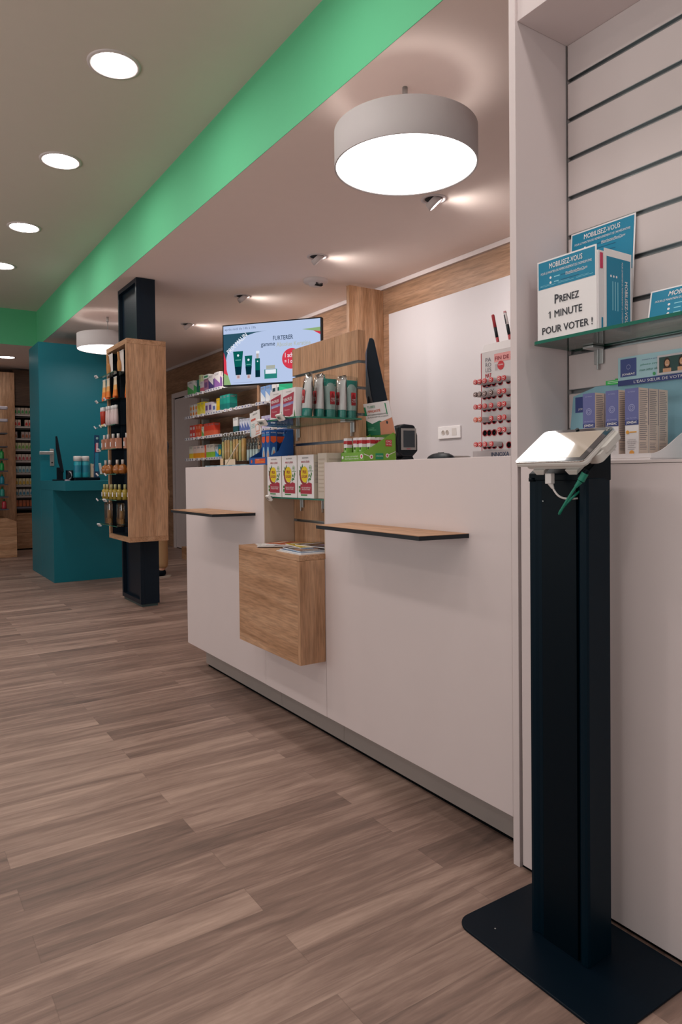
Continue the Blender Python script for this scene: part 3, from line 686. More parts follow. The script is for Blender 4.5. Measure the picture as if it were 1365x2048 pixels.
# ---- boxes on the lower glass shelf
LEAF = mat('#3f7d3c', .5); YEL = mat('#e5c914', .4); CRIM = mat('#a3263c', .5); TXD = mat('#5a5557', .6)
def prix_box(label, loc):
    w_, d_, h_ = .126, .046, .172
    m = MB().box(-d_/2, d_/2, -w_/2, w_/2, 0, h_, PAPER); F = FX(-d_/2, w_/2, 0)
    m.text(F, 'ARKOPHARMA', w_*.5, h_*.93, .05, .006, TXD); m.text(F, 'ARKO LÉGER', w_*.5, h_*.845, .066, .009, CRIM, bold=.0002)
    for cx, cy, a in ((.24,.66,.5),(.30,.70,-.2),(.20,.60,1.0),(.16,.55,.3),(.72,.52,-.8),(.82,.50,.4),(.78,.44,1.2),(.70,.42,-.2),(.86,.56,.2)):
        l = .034 if cx < .5 else .018; q = .007 if cx < .5 else .005; px, py = cx*w_, cy*h_
        m.poly(F, [(px-math.sin(a)*-l/2*0+ (c*math.cos(a+1.57)-s*math.sin(a+1.57)), py+(c*math.sin(a+1.57)+s*math.cos(a+1.57))) for c, s in ((-l/2,0),(0,-q),(l/2,0),(0,q))], LEAF, .0006)
    m.disc(F, .40*w_, .52*h_, .26*w_, mat('#8c2a2a', .5), .0008, ry=.036); m.disc(F, .46*w_, .55*h_, .24*w_, PAPER, .00095, ry=.033)
    m.disc(F, .45*w_, .55*h_, .225*w_, YEL, .0012, ry=.032); m.poly(F, [(.40*w_,.41*h_),(.56*w_,.35*h_),(.58*w_,.44*h_)], YEL, .00125)
    m.text(F, 'PRIX', .46*w_, .605*h_, .03, .013, CRIM, .0016, bold=.0003); m.text(F, 'LÉGER', .45*w_, .51*h_, .044, .014, CRIM, .0016, bold=.0003)
    m.poly(F, [(.18*w_,.10*h_),(.88*w_,.10*h_),(.88*w_,.34*h_),(.70*w_,.37*h_),(.60*w_,.34*h_),(.18*w_,.315*h_)], CRIM, .0007)
    m.text(F, 'GÉLULES VÉGÉTALES', .53*w_, .245*h_, .07, .006, WT); m.text(F, 'MINCEUR ET FORME', .53*w_, .20*h_, .062, .005, WT)
    m.rect(F, .08*w_, .18*w_, .22*h_, .28*h_, LEAF); m.rect(F, .08*w_, .18*w_, .13*h_, .20*h_, LEAF); m.rect(F, .2*w_, .6*w_, .055*h_, .085*h_, LEAF)
    m.disc(F, .80*w_, .70*h_, .011, mat('#b9c4b4', .5)); m.text(F, 'BIO', .80*w_, .70*h_, .012, .006, LEAF); m.rect(F, .62*w_, .96*w_, .62*h_, .632*h_, LEAF)
    F = FY(-w_/2, -d_/2, 0); m.rect(F, 0, d_, 0, h_, mat('#cbbfb0', .55), .0003); m.lines(F, .004, d_-.004, .06, h_-.03, 16, TXT, .3)
    return single('slimming_capsule_box', m, label, 'box', group='tall white capsule boxes on the lower glass shelf', loc=loc, bev=.0006)
b = [prix_box('tall white box with a yellow PRIX LÉGER badge, leftmost of the three in front', (1.424, 2.640, .9543))]
b.append(dup(b[0], (1.424, 2.508, .9543), label='tall white box with a yellow PRIX LÉGER badge, middle of the three in front'))
b.append(dup(b[0], (1.424, 2.345, .9543), label='tall white box with a yellow PRIX LÉGER badge, rightmost of the three in front'))
b[1].location.y = 2.508; b[2].location.y = 2.376
for k, y in enumerate((2.640, 2.508, 2.376)): dup(b[0], (1.474, y, .9543), label='tall white capsule box directly behind the %s front box on the lower glass shelf' % ('leftmost','middle','rightmost')[k])
# transparent pack of blister right of them
BG2 = mat('#cbbcae', .45)
m = MB().box(1.412, 1.530, 2.236, 2.300, .9545, 1.13, BG2); F = FX(1.412, 2.300, .9545); m.lines(F, .006, .058, .02, .16, 9, mat('#b9a898', .6), .3); m.lines(FY(2.236,1.412,.9545), .01, .11, .02, .16, 9, mat('#b9a898', .6), .3)
single('carton', m, 'plain beige carton between the tall white boxes and the near counter', 'box', bev=.0006)

# ---- red and white boxes on the upper shelf
VR = mat('#a83248', .45); VP = mat('#8a83b8', .45)
def veno(label, loc):
    w_, d_, h_ = .112, .05, .112
    m = MB().box(-d_/2, d_/2, -w_/2, w_/2, 0, h_, PAPER); F = FX(-d_/2, w_/2, 0)
    m.poly(F, [(.006,.012),(.062,.006),(.086,.014),(.100,.096),(.006,.082)], VR, .0005); m.poly(F, [(.006,.044),(.094,.052),(.096,.062),(.006,.056)], VP, .0008)
    m.text(F, 'VENOFLEX', .047, .072, .072, .011, WT, ang=.06, bold=.0003); m.text(F, 'KOKOON', .045, .0505, .05, .006, WT, ang=.06); m.text(F, 'Chaussettes', .04, .033, .045, .006, mat('#e0b4bc',.5))
    m.poly(F, [(.088,.014),(.10,.02),(.108,.094),(.101,.096)], PAPER, .0009); m.poly(F, [(.096,.002),(.108,.004),(.105,.03)], LEAF, .001); m.text(F, 'THUASNE', .055, .100, .05, .004, TXT)
    return single('compression_sock_box', m, label, 'box', group='white and crimson boxes on the upper glass shelf', loc=loc, bev=.0006)
veno('white and crimson box at the far left of the upper glass shelf', (1.306, 2.40, 1.2622)).scale = (.8,.9,1)
veno('white and crimson box partly hidden by the wrapped tubes', (1.306, 2.298, 1.2622)).scale = (.8,.9,1)
# ---- wrapped tubes
TG = mat('#2f9d90', .35); TW_ = mat('#f0ecea', .35); TL = mat('#b7cfc9', .35)
def wrapped(loc, rz, lean, flip, label):
    t = thing('wrapped_cream_tube', label, 'cream tube', loc, rz, group='cellophane-wrapped tubes on the upper glass shelf')
    M = Matrix.Rotation(lean, 4, 'Y') 
    def sec(z, rx, ry, n=20): return [(rx*math.cos(2*math.pi*k/n), ry*math.sin(2*math.pi*k/n), z) for k in range(n)]
    def loft(secs, mm):
        m = MB(); n = len(secs[0]); vs = [p for s_ in secs for p in s_]
        m.add(vs, [(j*n+k, j*n+(k+1)%n, (j+1)*n+(k+1)%n, (j+1)*n+k) for j in range(len(secs)-1) for k in range(n)], mm, True)
        m.add(secs[-1], [tuple(range(n))], mm); m.add(secs[0], [tuple(range(n-1,-1,-1))], mm); return m
    part('cap', loft([sec(0,.019,.024), sec(.002,.0205,.0265), sec(.028,.0205,.0265), sec(.03,.0195,.025)], TG).xf(M), t)
    b = loft([sec(.0305,.021,.027), sec(.08,.018,.029), sec(.135,.006,.031), sec(.148,.002,.032)], TW_ if not flip else TL)
    b.box(-.021, -.0205, -.012, .012, .05, .10, mat('#c03038', .4)); Fq = FX(-.0212, .012, .05); b.text(Fq, '-25%', .012, .018, .02, .014, WT)
    if flip: b.box(-.006,.006,-.0315,.0315,.122,.15,TG)
    part('tube', b.xf(M), t)
    w_ = loft([sec(.001,.023,.029), sec(.05,.0245,.031), sec(.11,.02,.033), sec(.152,.009,.036), sec(.166,.001,.034)], FILM).xf(M)
    part('wrapper', w_, t)
    return t
TXS = (1.312, 1.364, 1.415, 1.466, 1.511)
for i, (x, y, rz, ln, fl, lb) in enumerate((
    (TXS[0], 2.212, R(-4), R(4), 0, 'wrapped white tube leaning at the front corner of the shelf, leftmost'),
    (TXS[1], 2.212, R(2), R(1), 0, 'wrapped white tube with a red sticker, second from the left'),
    (TXS[2], 2.212, R(90), R(0), 1, 'wrapped pale green tube with its teal end up, in the middle'),
    (TXS[3], 2.212, R(2), R(1), 0, 'wrapped white tube with a red sticker, second from the right'),
    (TXS[4], 2.212, R(90), R(0), 1, 'wrapped pale green tube with its teal end up, rightmost'))):
    wrapped((x, y, 1.2624), rz, ln, fl, lb).scale = (.85, .85, .97)

# ================================================================== NEAR COUNTER THINGS
# lime green stepped tray display
LIM = mat('#6f9f38', .5); LIM2 = mat('#5b8a2e', .5); TQG = mat('#1d8a5e', .5); REDL = mat('#b62c35', .5)
t = thing('bite_cream_display', 'lime green cardboard display of small tubes at the left end of the near counter', 'counter display', (1.53, 2.14, CT))
z = CT+.0005
m = MB().box(1.455, 1.457, 2.052, 2.200, z, z+.035, LIM).box(1.457, 1.60, 2.052, 2.200, z, z+.002, LIM2)
F = FX(1.455, 2.200, z); m.text(F, 'APAISE LES PIQÛRES', .072, .02, .085, .006, WT); m.text(F, 'MOUSTIQUES ET INSECTES', .072, .011, .09, .005, WT); m.disc(F, .012, .017, .006, PAPER); m.disc(F, .136, .019, .009, PAPER); m.disc(F, .136, .019, .005, PINK, .0014)
part('front_wall', m, t, True)
side = [(1.455,z),(1.603,z),(1.598,z+.112),(1.585,z+.105),(1.455,z+.034)]
part('side_wall', MB().prism(side, 'y', 2.1985, 2.2005, LIM2), t, True)
m = MB().prism(side, 'y', 2.0505, 2.0525, LIM)
F = FY(2.0505, 1.455, z); m.rect(F, .098, .128, .056, .080, REDL); m.text(F, 'CINQ', .113, .0735, .024, .008, WT); m.text(F, 'SUR CINQ', .113, .0625, .026, .007, WT)
m.rect(F, .052, .088, .008, .030, TQG); m.text(F, 'APRÈS PIQÛRE', .070, .020, .03, .005, WT); m.disc(F, .033, .017, .008, PAPER); m.disc(F, .033, .017, .004, PINK, .0014); m.disc(F, .106, .022, .008, PAPER); m.disc(F, .106, .022, .004, PINK, .0014)
m.poly(F, [(.0,.026),(.03,.016),(.03,.018),(.0,.029)], PAPER); m.poly(F, [(.11,.022),(.145,.036),(.145,.038),(.11,.025)], PAPER)
part('side_wall', m, t, True)
part('back_wall', MB().box(1.600, 1.602, 2.052, 2.199, z, z+.118, LIM2), t, True)
m = MB().box(0, .0015, -.10, .10, 0, .125, PAPER); F = FX(0, .10, 0)
m.poly(F, [(.0,.0),(.2,.0),(.2,.03),(.12,.055),(.07,.045),(.0,.075)], mat('#136a4c', .5), .0005); m.poly(F, [(.11,.0),(.2,.0),(.2,.062),(.12,.048)], mat('#c98467', .6), .0007)
m.rect(F, .012, .048, .078, .112, TQG); m.text(F, 'TUBES', .085, .11, .05, .009, TQG); m.text(F, "L'EFFICACITÉ", .095, .094, .085, .011, mat('#d0562e', .5), bold=.0003); m.text(F, 'ANTI-DÉMANGEAISONS', .11, .08, .12, .007, INK); m.text(F, 'AU PLUS FORT DE LA SAISON', .115, .070, .13, .005, INK)
m.rect(F, .172, .178, .075, .118, TQG); m.disc(F, .165, .045, .006, INK, .001); m.lines(F, .035,.09,.018,.032,3,mat('#7fc0a0',.5),.3)
m.xf(Matrix.Rotation(R(-14), 4, 'Y') ); m.xf(Matrix.Translation((1.594, 2.142, z+.104)) @ Matrix.Rotation(R(0),4,'Z'))
part('header_card', m, t, True)
def bite(loc, label):
    m = MB().box(-.011,.011,-.011,.011,0,.088,mat('#7fb743',.45)).box(-.0112,.0112,-.0112,.0112,.052,.088,PAPER); F = FX(-.0112,.011,0)
    m.rect(F,0,.022,.066,.078,REDL); m.rect(F,0,.022,0,.02,TQG); m.disc(F,.011,.048,.004,INK); m.lines(F,.004,.018,.024,.042,3,PAPER,.4)
    F = FY(-.0112,-.0112,0); m.rect(F,0,.022,.064,.078,REDL,.0005); m.rect(F,0,.022,0,.018,TQG,.0005); m.rect(F,0,.022,.02,.05,mat('#8fc455',.45),.0005)
    return single('bite_cream_box', m, label, 'small box', group='small boxes in the lime green display', loc=loc)
tw = [(1.476,2.184),(1.482,2.130),(1.490,2.106),(1.508,2.080),(1.520,2.075+.02),(1.548,2.082),(1.572,2.10)]
seqs = ['nearest the left corner of the lime display','second from the left in the lime display','third from the left in the lime display','in the middle of the lime display, low','in the middle of the lime display, farther back','right of the middle in the lime display','rightmost, against the back wall of the lime display']
o = None
for k, (x, y) in enumerate(tw):
    if k == 4: y = 2.118
    lb = 'small green, red and white box '+seqs[k]
    o = bite((x,y,z+.0022), lb) if o is None else dup(o, (x,y,z+.0022+(.012 if k>3 else 0)*0), label=lb)

# black monitors
def monitor(loc, rz, tilt, label, w_=.50, h_=.30):
    t = thing('monitor', label, 'monitor', loc, rz, group='black monitors of the sales counters')
    # local: screen faces +X, width along Y, pivot at the neck
    P = [(.012,-h_/2),(.014,h_/2-.01),(.010,h_/2),(.002,h_/2),(-.012,h_/2-.05),(-.022,h_/2-.12),(-.028,-.02),(-.026,-h_/2+.06),(-.012,-h_/2)]
    M = Matrix.Translation((0,0,.31)) @ Matrix.Rotation(tilt, 4, 'Y')
    part('housing', MB().prism([(a,b) for a,b in P], 'y', -w_/2, w_/2, NAVY).xf(M), t, bev=.003)
    part('screen', MB().box(.0125,.0142,-w_/2+.014,w_/2-.014,-h_/2+.02,h_/2-.016,BLACKG).xf(M), t)
    part('neck', MB().box(-.03,.0,-.03,.03,.0125,.30,BLACK), t, bev=.003)
    part('foot', MB().prism(rr(-.13,.07,-.12,.12,.03),'z',0,.012,BLACK), t, bev=.002)
    return t
# near monitor is seen edge-on, its width running away from the camera
monitor((1.86, 2.51, CT+.0005), R(-33), R(-8), 'black monitor seen edge-on behind the lime green display', .36, .44).scale = (1.55, 1, 1)
monitor((1.86, 3.10, CT+.0005), R(-12), R(-6), 'black monitor seen from behind at the left of the oak slats', .46, .30)

# cash device
t = thing('card_reader_stand', 'black scanner with a grey framed window standing on the near counter', 'scanner', (1.80, 2.245, CT+.0005), R(-12)); t.scale = (.92,.92,.92)
P = [(-.055,.045),(-.06,.10),(-.048,.16),(-.02,.17),(.03,.165),(.045,.12),(.045,.05),(.02,.025),(-.03,.025)]
part('head', MB().prism(P, 'y', -.042, .042, BLACK), t, bev=.008)
m = MB(); F = FY(-.042, -.05, .0); m.box(-.040,.034,-.0475,-.0425,.055,.150,mat('#9c9795',.35)); m.box(-.030,.026,-.0485,-.0476,.066,.140,mat('#1c1420',.1)); m.rect(FY(-.0475,-.04,.055), .025,.045,.003,.006,REDL)
part('window', m, t, bev=.0008)
part('side_light', MB().box(.046,.049,-.02,.02,.06,.10,REDL), t)
part('stand', MB().prism([(-.045,0),(.035,0),(.03,.012),(.022,.03),(-.02,.03),(-.04,.012)], 'y', -.035, .035, BLACK), t, bev=.004)
m = MB().prism(rr(1.80,1.95,1.99,2.13,.04),'z',CT+.0005,CT+.022,mat('#8b827e',.5)); single('card_reader_pad', m, 'flat grey pad beside the black scanner', 'pad', bev=.008)
m = MB(); 
n = 20; prof = [(.055,0),(.055,.006),(.048,.016),(.032,.024),(.012,.027),(.001,.0275)]
m.lathe(prof, (0,0,0), BLACK, 28, False); m.box(-.004,.004,-.012,.012,.026,.029,DARK)
o = single('computer_mouse', m, 'low black rounded mouse near the wall socket on the near counter', 'mouse', loc=(1.66, 1.865, CT+.0005)); o.scale = (.75,1.1,1)

# lip colour rack
t = thing('lip_colour_rack', 'white counter rack of lip colours with red rims and a FIN DE SÉRIE sticker', 'rack', (1.65, 1.49, CT+.0005))
GB = mat('#aca3a4', .45); zc = CT+.0008; yl, yr = 1.604, 1.345
m = MB().box(1.588, 1.74, yr-.01, 1.632, zc, zc+.024, GB); F = FX(1.588, 1.632, zc); m.text(F, 'INNOXA', .12, .0115, .074, .013, mat('#2b3c5c', .5), bold=.0003)
part('base', m, t, True, bev=.001)
ZT = zc+.335
pnl = mat('#d3cbcb', .4); CR = mat('#a82c36', .45)
m = MB().prism([(1.603,zc+.0245),(1.615,zc+.0245),(1.615,ZT+.028),(1.603,ZT)], 'y', yr, yl, pnl).prism([(1.615,zc+.0245),(1.715,zc+.0245),(1.715,ZT+.06),(1.615,ZT+.028)], 'y', yr, yr+.003, pnl)
m.box(1.6025,1.7,yl,yl+.003,zc+.0245,ZT,CR); m.prism([(1.603,ZT),(1.715,ZT+.035),(1.715,ZT+.037),(1.603,ZT+.002)], 'y', yr, yl, mat('#d9cfcf',.2))
part('body', m, t, True)
F = FX(1.603, yl, zc+.0245); HH = ZT-zc-.0245; m = MB()
m.text(F, 'PA', .030, HH-.024, .024, .013, mat('#6d6872',.5)); m.text(F, 'RO', .030, HH-.040, .024, .013, mat('#6d6872',.5)); m.text(F, 'LES', .030, HH-.056, .024, .013, mat('#6d6872',.5)); m.text(F, 'MAT', .030, HH-.074, .026, .013, CR, bold=.0004)
m.rect(F, .055, .20, HH-.036, HH-.010, mat('#e09a98', .5)); m.text(F, 'FIN DE SÉRIE', .113, HH-.023, .108, .015, mat('#8c2a38',.5), .0012, bold=.0002)
m.disc(F, .083, HH-.048, .014, mat('#c22f38',.4), .0010); m.text(F, 'nouveau', .083, HH-.046, .02, .004, WT, .0014); m.rect(F, .058,.068,HH-.062,HH-.042,mat('#b5adae',.5))
for k in range(3): m.rect(F, .018, .030, HH-.094-k*.009, HH-.091-k*.009, mat('#555a78',.5)); m.rect(F, .033, .085-k*.008, HH-.0935-k*.009, HH-.0915-k*.009, TXT)
m.text(F, '13,55 €', .040, HH-.122, .028, .007, INK, ang=.1, shear=.2)
part('printed_face', m, t, True)
ROWS = [1.329, 1.290, 1.251, 1.211, 1.174, 1.133]; COLS = [1.590, 1.571, 1.550, 1.523, 1.489, 1.470]
m = MB()
for zr in ROWS:
    for yc_ in COLS: m.lathe([(.0105,1.6025),(.0105,1.6005),(.0085,1.6005),(.0085,1.6025)], (0,yc_,zr), CR, 20, False, 'x'); m.lathe([(.0085,1.6022),(.0005,1.6022)],(0,yc_,zr),GAP,20,False,'x')
part('hole_rims', m, t, True, label='red rims of the tube holes').name = 'hole_rim'
lips = None; names = ['top','second','third','fourth','fifth','lowest']; cn = ['leftmost','second from the left','third from the left','fourth, set apart','fifth','sixth, beside the white panel']
LG = mat('#b5afb0', .3)
def lip(loc, cap, cap2, label):
    t = thing('lip_colour', label, 'lip colour', loc, group='lip colours in the white rack')
    M = Matrix.Rotation(R(0), 4, 'Y')
    m = MB().lathe([(.0078,.012),(.0078,-.034),(.0072,-.036)], (0,0,0), LG, 18, False, 'x'); part('case', m, t)
    m = MB().lathe([(.0078,-.034),(.0080,-.0385),(.0001,-.0387)], (0,0,0), cap, 18, False, 'x'); F = FX(-.0388, 0, 0); m.ring(F, 0, 0, .0062, .0011, cap2, .0003); m.poly(F, [(-.004,0),(0,.0018),(.004,0),(0,-.0018)], cap2, .0004)
    part('end_cap', m, t); return t
RDX = mat('#c2272c', .35); BRN = mat('#54403c', .4); PWT = mat('#e6cfcc', .4); ORX = mat('#cf5a3c', .4)
pr = {}
for i, zr in enumerate(ROWS):
    for j, yc_ in enumerate(COLS):
        if i == 4 and j < 4: continue
        if i == 3 and j == 2: continue
        if i == 5 and j >= 4: continue
        cap = BRN if (i == 1 and j < 4) else (ORX if i == 3 and j < 2 else RDX)
        lb = {BRN:'brown', ORX:'orange-red', RDX:'red'}[cap]+'-ended lip colour in the '+names[i]+' row of the rack, '+cn[j]
        loc = (1.597, yc_, zr+.004)
        if cap not in pr: pr[cap] = lip(loc, cap, PWT, lb)
        else: dup(pr[cap], loc, label=lb)
for y, ln, lb in ((1.556, 0, 'red and black lip pencil standing on top of the rack, left one'), (1.505, 1, 'white, black and red lip pencil on top of the rack, right one')):
    t = thing('lip_pencil', lb, 'lip pencil', (1.632, y, ZT+.012)); M = Matrix.Rotation(R(-9), 4, 'X')
    M = Matrix.Rotation(R(-10), 4, 'X') @ Matrix.Rotation(R(-4), 4, 'Y')
    part('tip', MB().lathe([(.0045,0),(.0048,.035)], (0,0,0), CR, 14).xf(M), t); part('band', MB().lathe([(.0048,.0352),(.005,.068)], (0,0,0), BLACK, 14).xf(M), t)
    q = MB().lathe([(.005,.0682),(.005,.108),(.004,.110)], (0,0,0), CR if not ln else PAPER, 14)
    if ln: q.lathe([(.0052,.105),(.0045,.111)],(0,0,0),CR,14); q.box(-.0056,-.0050,-.002,.002,.07,.10,INK)
    part('cap', q.xf(M), t)

# wall socket
t = thing('wall_socket', 'white wall socket plate with two round outlets on the white wall panel', 'wall socket', (XW-.012, 3.885, 1.35))
m = MB().box(XW-.024, XW-.0125, 3.762, 4.006, 1.305, 1.397, WT); part('plate', m, t, True, bev=.003)
for y in (3.945, 3.900):
    part('outlet', MB().lathe([(.019,XW-.0242),(.019,XW-.0265),(.015,XW-.0265),(.014,XW-.0245)], (0,y,1.352), mat('#d8cfca',.4), 24, False, 'x').lathe([(.0142,XW-.0243),(.0005,XW-.0243)],(0,y,1.352),mat('#b4a79f',.5),24,False,'x'), t, True)
part('switch', MB().box(XW-.0255,XW-.0242,3.80,3.85,1.325,1.38,mat('#dcd4d0',.4)), t, True, bev=.001)

# ================================================================== FAR COUNTER THINGS
BL = mat('#14519a', .45); BLD = mat('#143f7c', .45); ORG = mat('#d8552c', .45); SKIN2 = mat('#d89a7f', .5)
t = thing('foot_cream_display', 'royal blue cardboard display with an orange label at the right end of the far counter', 'counter display', (1.45, 2.80, CT)); z = CT+.0006
m = MB().box(1.405,1.407,2.70,2.885,z-.0,z+.033,BL).box(1.407,1.53,2.70,2.885,z,z+.002,BLD); F = FX(1.405,2.885,z)
m.rect(F, .055, .155, .006, .027, ORG); m.text(F, 'PROMO', .085, .022, .03, .005, PAPER); m.text(F, 'CRÈME PIEDS', .105, .0135, .08, .005, mat('#f0c060',.5)); m.disc(F, .022, .016, .008, ORG)
part('front_wall', m, t, True)
sd = [(1.405,z),(1.53,z),(1.53,z+.155),(1.50,z+.15),(1.455,z+.06),(1.405,z+.033)]
part('side_wall', MB().prism(sd, 'y', 2.885, 2.887, BLD), t, True)
m = MB().prism(sd, 'y', 2.698, 2.70, BL); F = FY(2.698,1.405,z); m.disc(F, .10, .03, .010, ORG)
part('side_wall', m, t, True)
part('back_wall', MB().box(1.528,1.530,2.70,2.885,z,z+.165,BLD), t, True)
def foot_box(loc, dark, label):
    w_, h_ = .036, .150
    m = MB().box(-w_/2,w_/2,-w_/2,w_/2,0,h_,BLD if dark else BL)
    for F in (FX(-w_/2,w_/2,0), FY(-w_/2,-w_/2,0)):
        m.text(F,'NEUTRAL',w_/2,h_-.012,.026,.005,PAPER); m.poly(F,[(.004,h_-.05),(.004,h_-.028),(w_-.004,h_-.028),(w_-.004,h_-.05),(w_/2,h_-.058)],ORG,.0005)
        if not dark:
            m.poly(F,[(.006,.01),(.030,.01),(.030,.04),(.024,.075),(.014,.075),(.006,.045)],mat('#9cc7dd',.5),.0005); m.poly(F,[(.011,.012),(.027,.012),(.028,.035),(.022,.06),(.016,.06),(.012,.035)],SKIN2,.0008)
        else: m.poly(F,[(.016,.04),(.021,.04),(.0195,.065),(.0175,.065)],mat('#8fa8c8',.5),.0006)
    m.rect(FX(-w_/2,w_/2,0),0,w_,h_-.024,h_-.018,mat('#3f86b8',.5))
    return single('foot_cream_box', m, label, 'small box', group='blue boxes in the blue display', loc=loc)
fb = foot_box((1.434,2.765,z+.0022), 0, 'blue foot cream box with an orange badge, front left in the blue display')
dup(fb, (1.434,2.724,z+.0022), label='blue foot cream box with an orange badge, front right in the blue display')
fd = foot_box((1.476,2.742,z+.0022), 1, 'dark blue cream box standing second in the blue display'); dup(fd, (1.516,2.722,z+.0022), label='dark blue cream box at the back right of the blue display').location.x = 1.509
m = MB().box(1.40,1.53,2.655,2.697,z-.03,z-.0005,DARK)
# perfume tester tubes in a clear stand
t = thing('tester_tube_stand', 'clear acrylic stand holding the amber tester tubes on the far counter', 'stand', (1.50,3.16,CT)); z = CT+.0055
part('block', MB().box(1.47,1.55,2.955,3.385,z,z+.018,PLASTIC), t, True)
part('name_plate', MB().box(1.467,1.4695,3.18,3.30,z,z+.03,mat('#e3c8ae',.4)).box(1.467,1.4695,3.325,3.36,z,z+.036,mat('#e0b995',.4)), t, True)
def tester(loc, mm, fill, h, label):
    t = thing('tester_tube', label, 'tube', loc, group='glass tester tubes on the far counter')
    part('glass', MB().lathe([(.0135,0),(.0135,h)], (0,0,0), SMOKE, 16, False), t)
    part('liquid', MB().lathe([(.0115,.003),(.0115,fill)], (0,0,0), mm, 16), t)
    part('stopper', MB().lathe([(.012,h-.012),(.012,h+.004),(.008,h+.008),(.008,h+.022)], (0,0,0), PLASTIC, 16), t)
    return t
AM = mat('#e8b468', .15, spec=.7); AM2 = mat('#d3c47a', .15, spec=.7)
tt = ['at the left end of','second in','third in','fourth in','fifth in','sixth in','seventh in','eighth in']; q1 = q2 = None
for k in range(8):
    y = 3.365-k*.034; lb = '%s tester tube %s the clear stand, counted from the left' % ('amber' if k%3 else 'yellow-green', tt[k])
    if k % 3: q1 = tester((1.492,y,z+.0184), AM, .112, .125, lb) if q1 is None else dup(q1, (1.492,y,z+.0184), label=lb)
    else: q2 = tester((1.492,y,z+.0184), AM2, .106, .125, lb) if q2 is None else dup(q2, (1.492,y,z+.0184), label=lb)
q3 = None
for k in range(4):
    lb = 'slim tube with little liquid, %s at the right end of the clear stand' % ['first','second','third','last'][k]
    y = 3.075-k*.031
    q3 = tester((1.495,y,z+.0184), mat('#d3dfe0',.15), .055, .085, lb) if q3 is None else dup(q3, (1.495,y,z+.0184), label=lb)
single('wooden_stirrer', MB().tube([(1.445,3.24,z+.002),(1.462,3.125,z+.105)], .0028, mat('#d8bfa6',.6), 8), 'pale wooden stick leaning against the tester tubes', 'stick')
m = MB().prism(rr(1.402,1.56,2.93,3.41,.006),'z',CT+.0004,CT+.0052,mat('#9db8c4',.35)); F = Frame((1.402,3.41,CT),(0,-1,0),(0,0,1))
for k in range(5): m.box(1.4012,1.4018,3.34-k*.09,3.38-k*.09,CT+.0012,CT+.0044,mat('#6f94a8',.4))
single('counter_mat', m, 'pale blue mat under the tester tubes on the far counter', 'mat')
t = thing('card_holder', 'clear clip stand holding two leaflets above the tester tubes', 'card holder', (1.556,3.12,CT)); 
part('post', MB().box(1.559,1.563,3.118,3.124,CT+.0054,CT+.275,PLASTIC).box(1.557,1.559,3.09,3.15,CT+.262,CT+.274,PAPER), t, True)
m = MB().box(0,.0008,-.075,.035,0,.125,mat('#e3dcda',.5)); F = FX(0,.035,0); m.text(F,'GRANIONS',.06,.112,.05,.008,TXD); m.rect(F,.01,.062,.082,.092,mat('#c8574a',.5)); m.lines(F,.01,.06,.045,.07,3,mat('#9cc0c0',.5),.4)
m.rect(F,.055,.098,.018,.058,mat('#e0a592',.5)); m.rect(F,.061,.092,.026,.052,PAPER,.001); m.rect(F,.050,.095,.008,.013,mat('#d88a7c',.5))
m.xf(Matrix.Rotation(R(-8),4,'X')); m.shift((1.555,3.135,CT+.145)); single('hanging_leaflet', m, 'white leaflet with a red heading clipped in front of the pale blue one', 'leaflet')
m = MB().box(0,.0008,-.03,.05,0,.118,mat('#9dbdcb',.5)); F = FX(0,.05,0); m.rect(F,.03,.06,.09,.10,NAVYT); m.shift((1.5645,3.155,CT+.15)); single('hanging_leaflet', m, 'pale blue leaflet half hidden behind the white one', 'leaflet')

# ================================================================== HANGING SCREEN
t = thing('hanging_screen', 'wide hanging television showing a hair-care advert on a pale blue background', 'television', (2.752, 5.218, 2.078), R(-52.3))
W2, H2 = .457, .263
part('housing', MB().box(-W2, W2, .0, .045, -H2, H2, BLACK), t, bev=.003)
part('wall_arm', MB().box(-.10,.10,.0455,.06,-.10,.10,BLACK).box(-.025,.025,.0605,.95,-.03,.03,BLACK), t)
def scr(h, s=1.0): return mat(h, .3, emit=s, spec=.2)
def scm(h):
    m_ = emis('screen_'+h.strip('#'), rgb(h)[:3], 1.0); return m_
SB, ST, SI, SG, SR, SGR = scm('#b6c6e6'), scm('#2c5163'), scm('#3f5068'), scm('#b3b8ae'), scm('#d13a4c'), scm('#8fae78')
SD, SD2, SWH = scm('#0b5c55'), scm('#062c38'), scm('#e4e8f2')
m = MB(); F = FY(-.0005, -W2+.010, -H2+.010); SW, SH = 2*W2-.020, 2*H2-.020
m.rect(F, 0, SW, 0, SH, SB, 0)
def cx(a): return a*SW
def cy(b): return (1-b)*SH
arc = [(cx(.45), cy(.14))]+[(cx(.45-.41*math.sin(R(90)*k/14)), cy(.145+.40*(1-math.cos(R(90)*k/14)))) for k in range(15)]
m.poly(F, [(cx(.0),cy(.145)),(cx(.45),cy(.135))][::-1]+[(a,b) for a,b in arc[1:]]+[(cx(.0),cy(.56))], ST, .0004) if False else None
top = [(cx(.0),cy(.14)),(cx(.46),cy(.13))]
cur = [(cx(.46-.435*math.sin(R(90)*k/12)), cy(.13+.47*(1-math.cos(R(90)*k/12)))) for k in range(1,13)]
fan = [top[1]]+cur
for k in range(len(fan)-1): m.poly(F, [(cx(0),cy(.14)), fan[k+1], fan[k]], ST, .0004)
m.poly(F, [(cx(0),cy(.14)), (cx(0),cy(.62)), fan[-1]], ST, .0004)
m.poly(F, [(cx(0),cy(.44)),(cx(.028),cy(.60)),(cx(.03),cy(.74)),(cx(.045),cy(.84)),(cx(0),cy(.80))], SR, .0006); m.poly(F, [(cx(0),cy(.80)),(cx(.045),cy(.84)),(cx(.075),cy(1)),(cx(0),cy(1))], SGR, .0007)
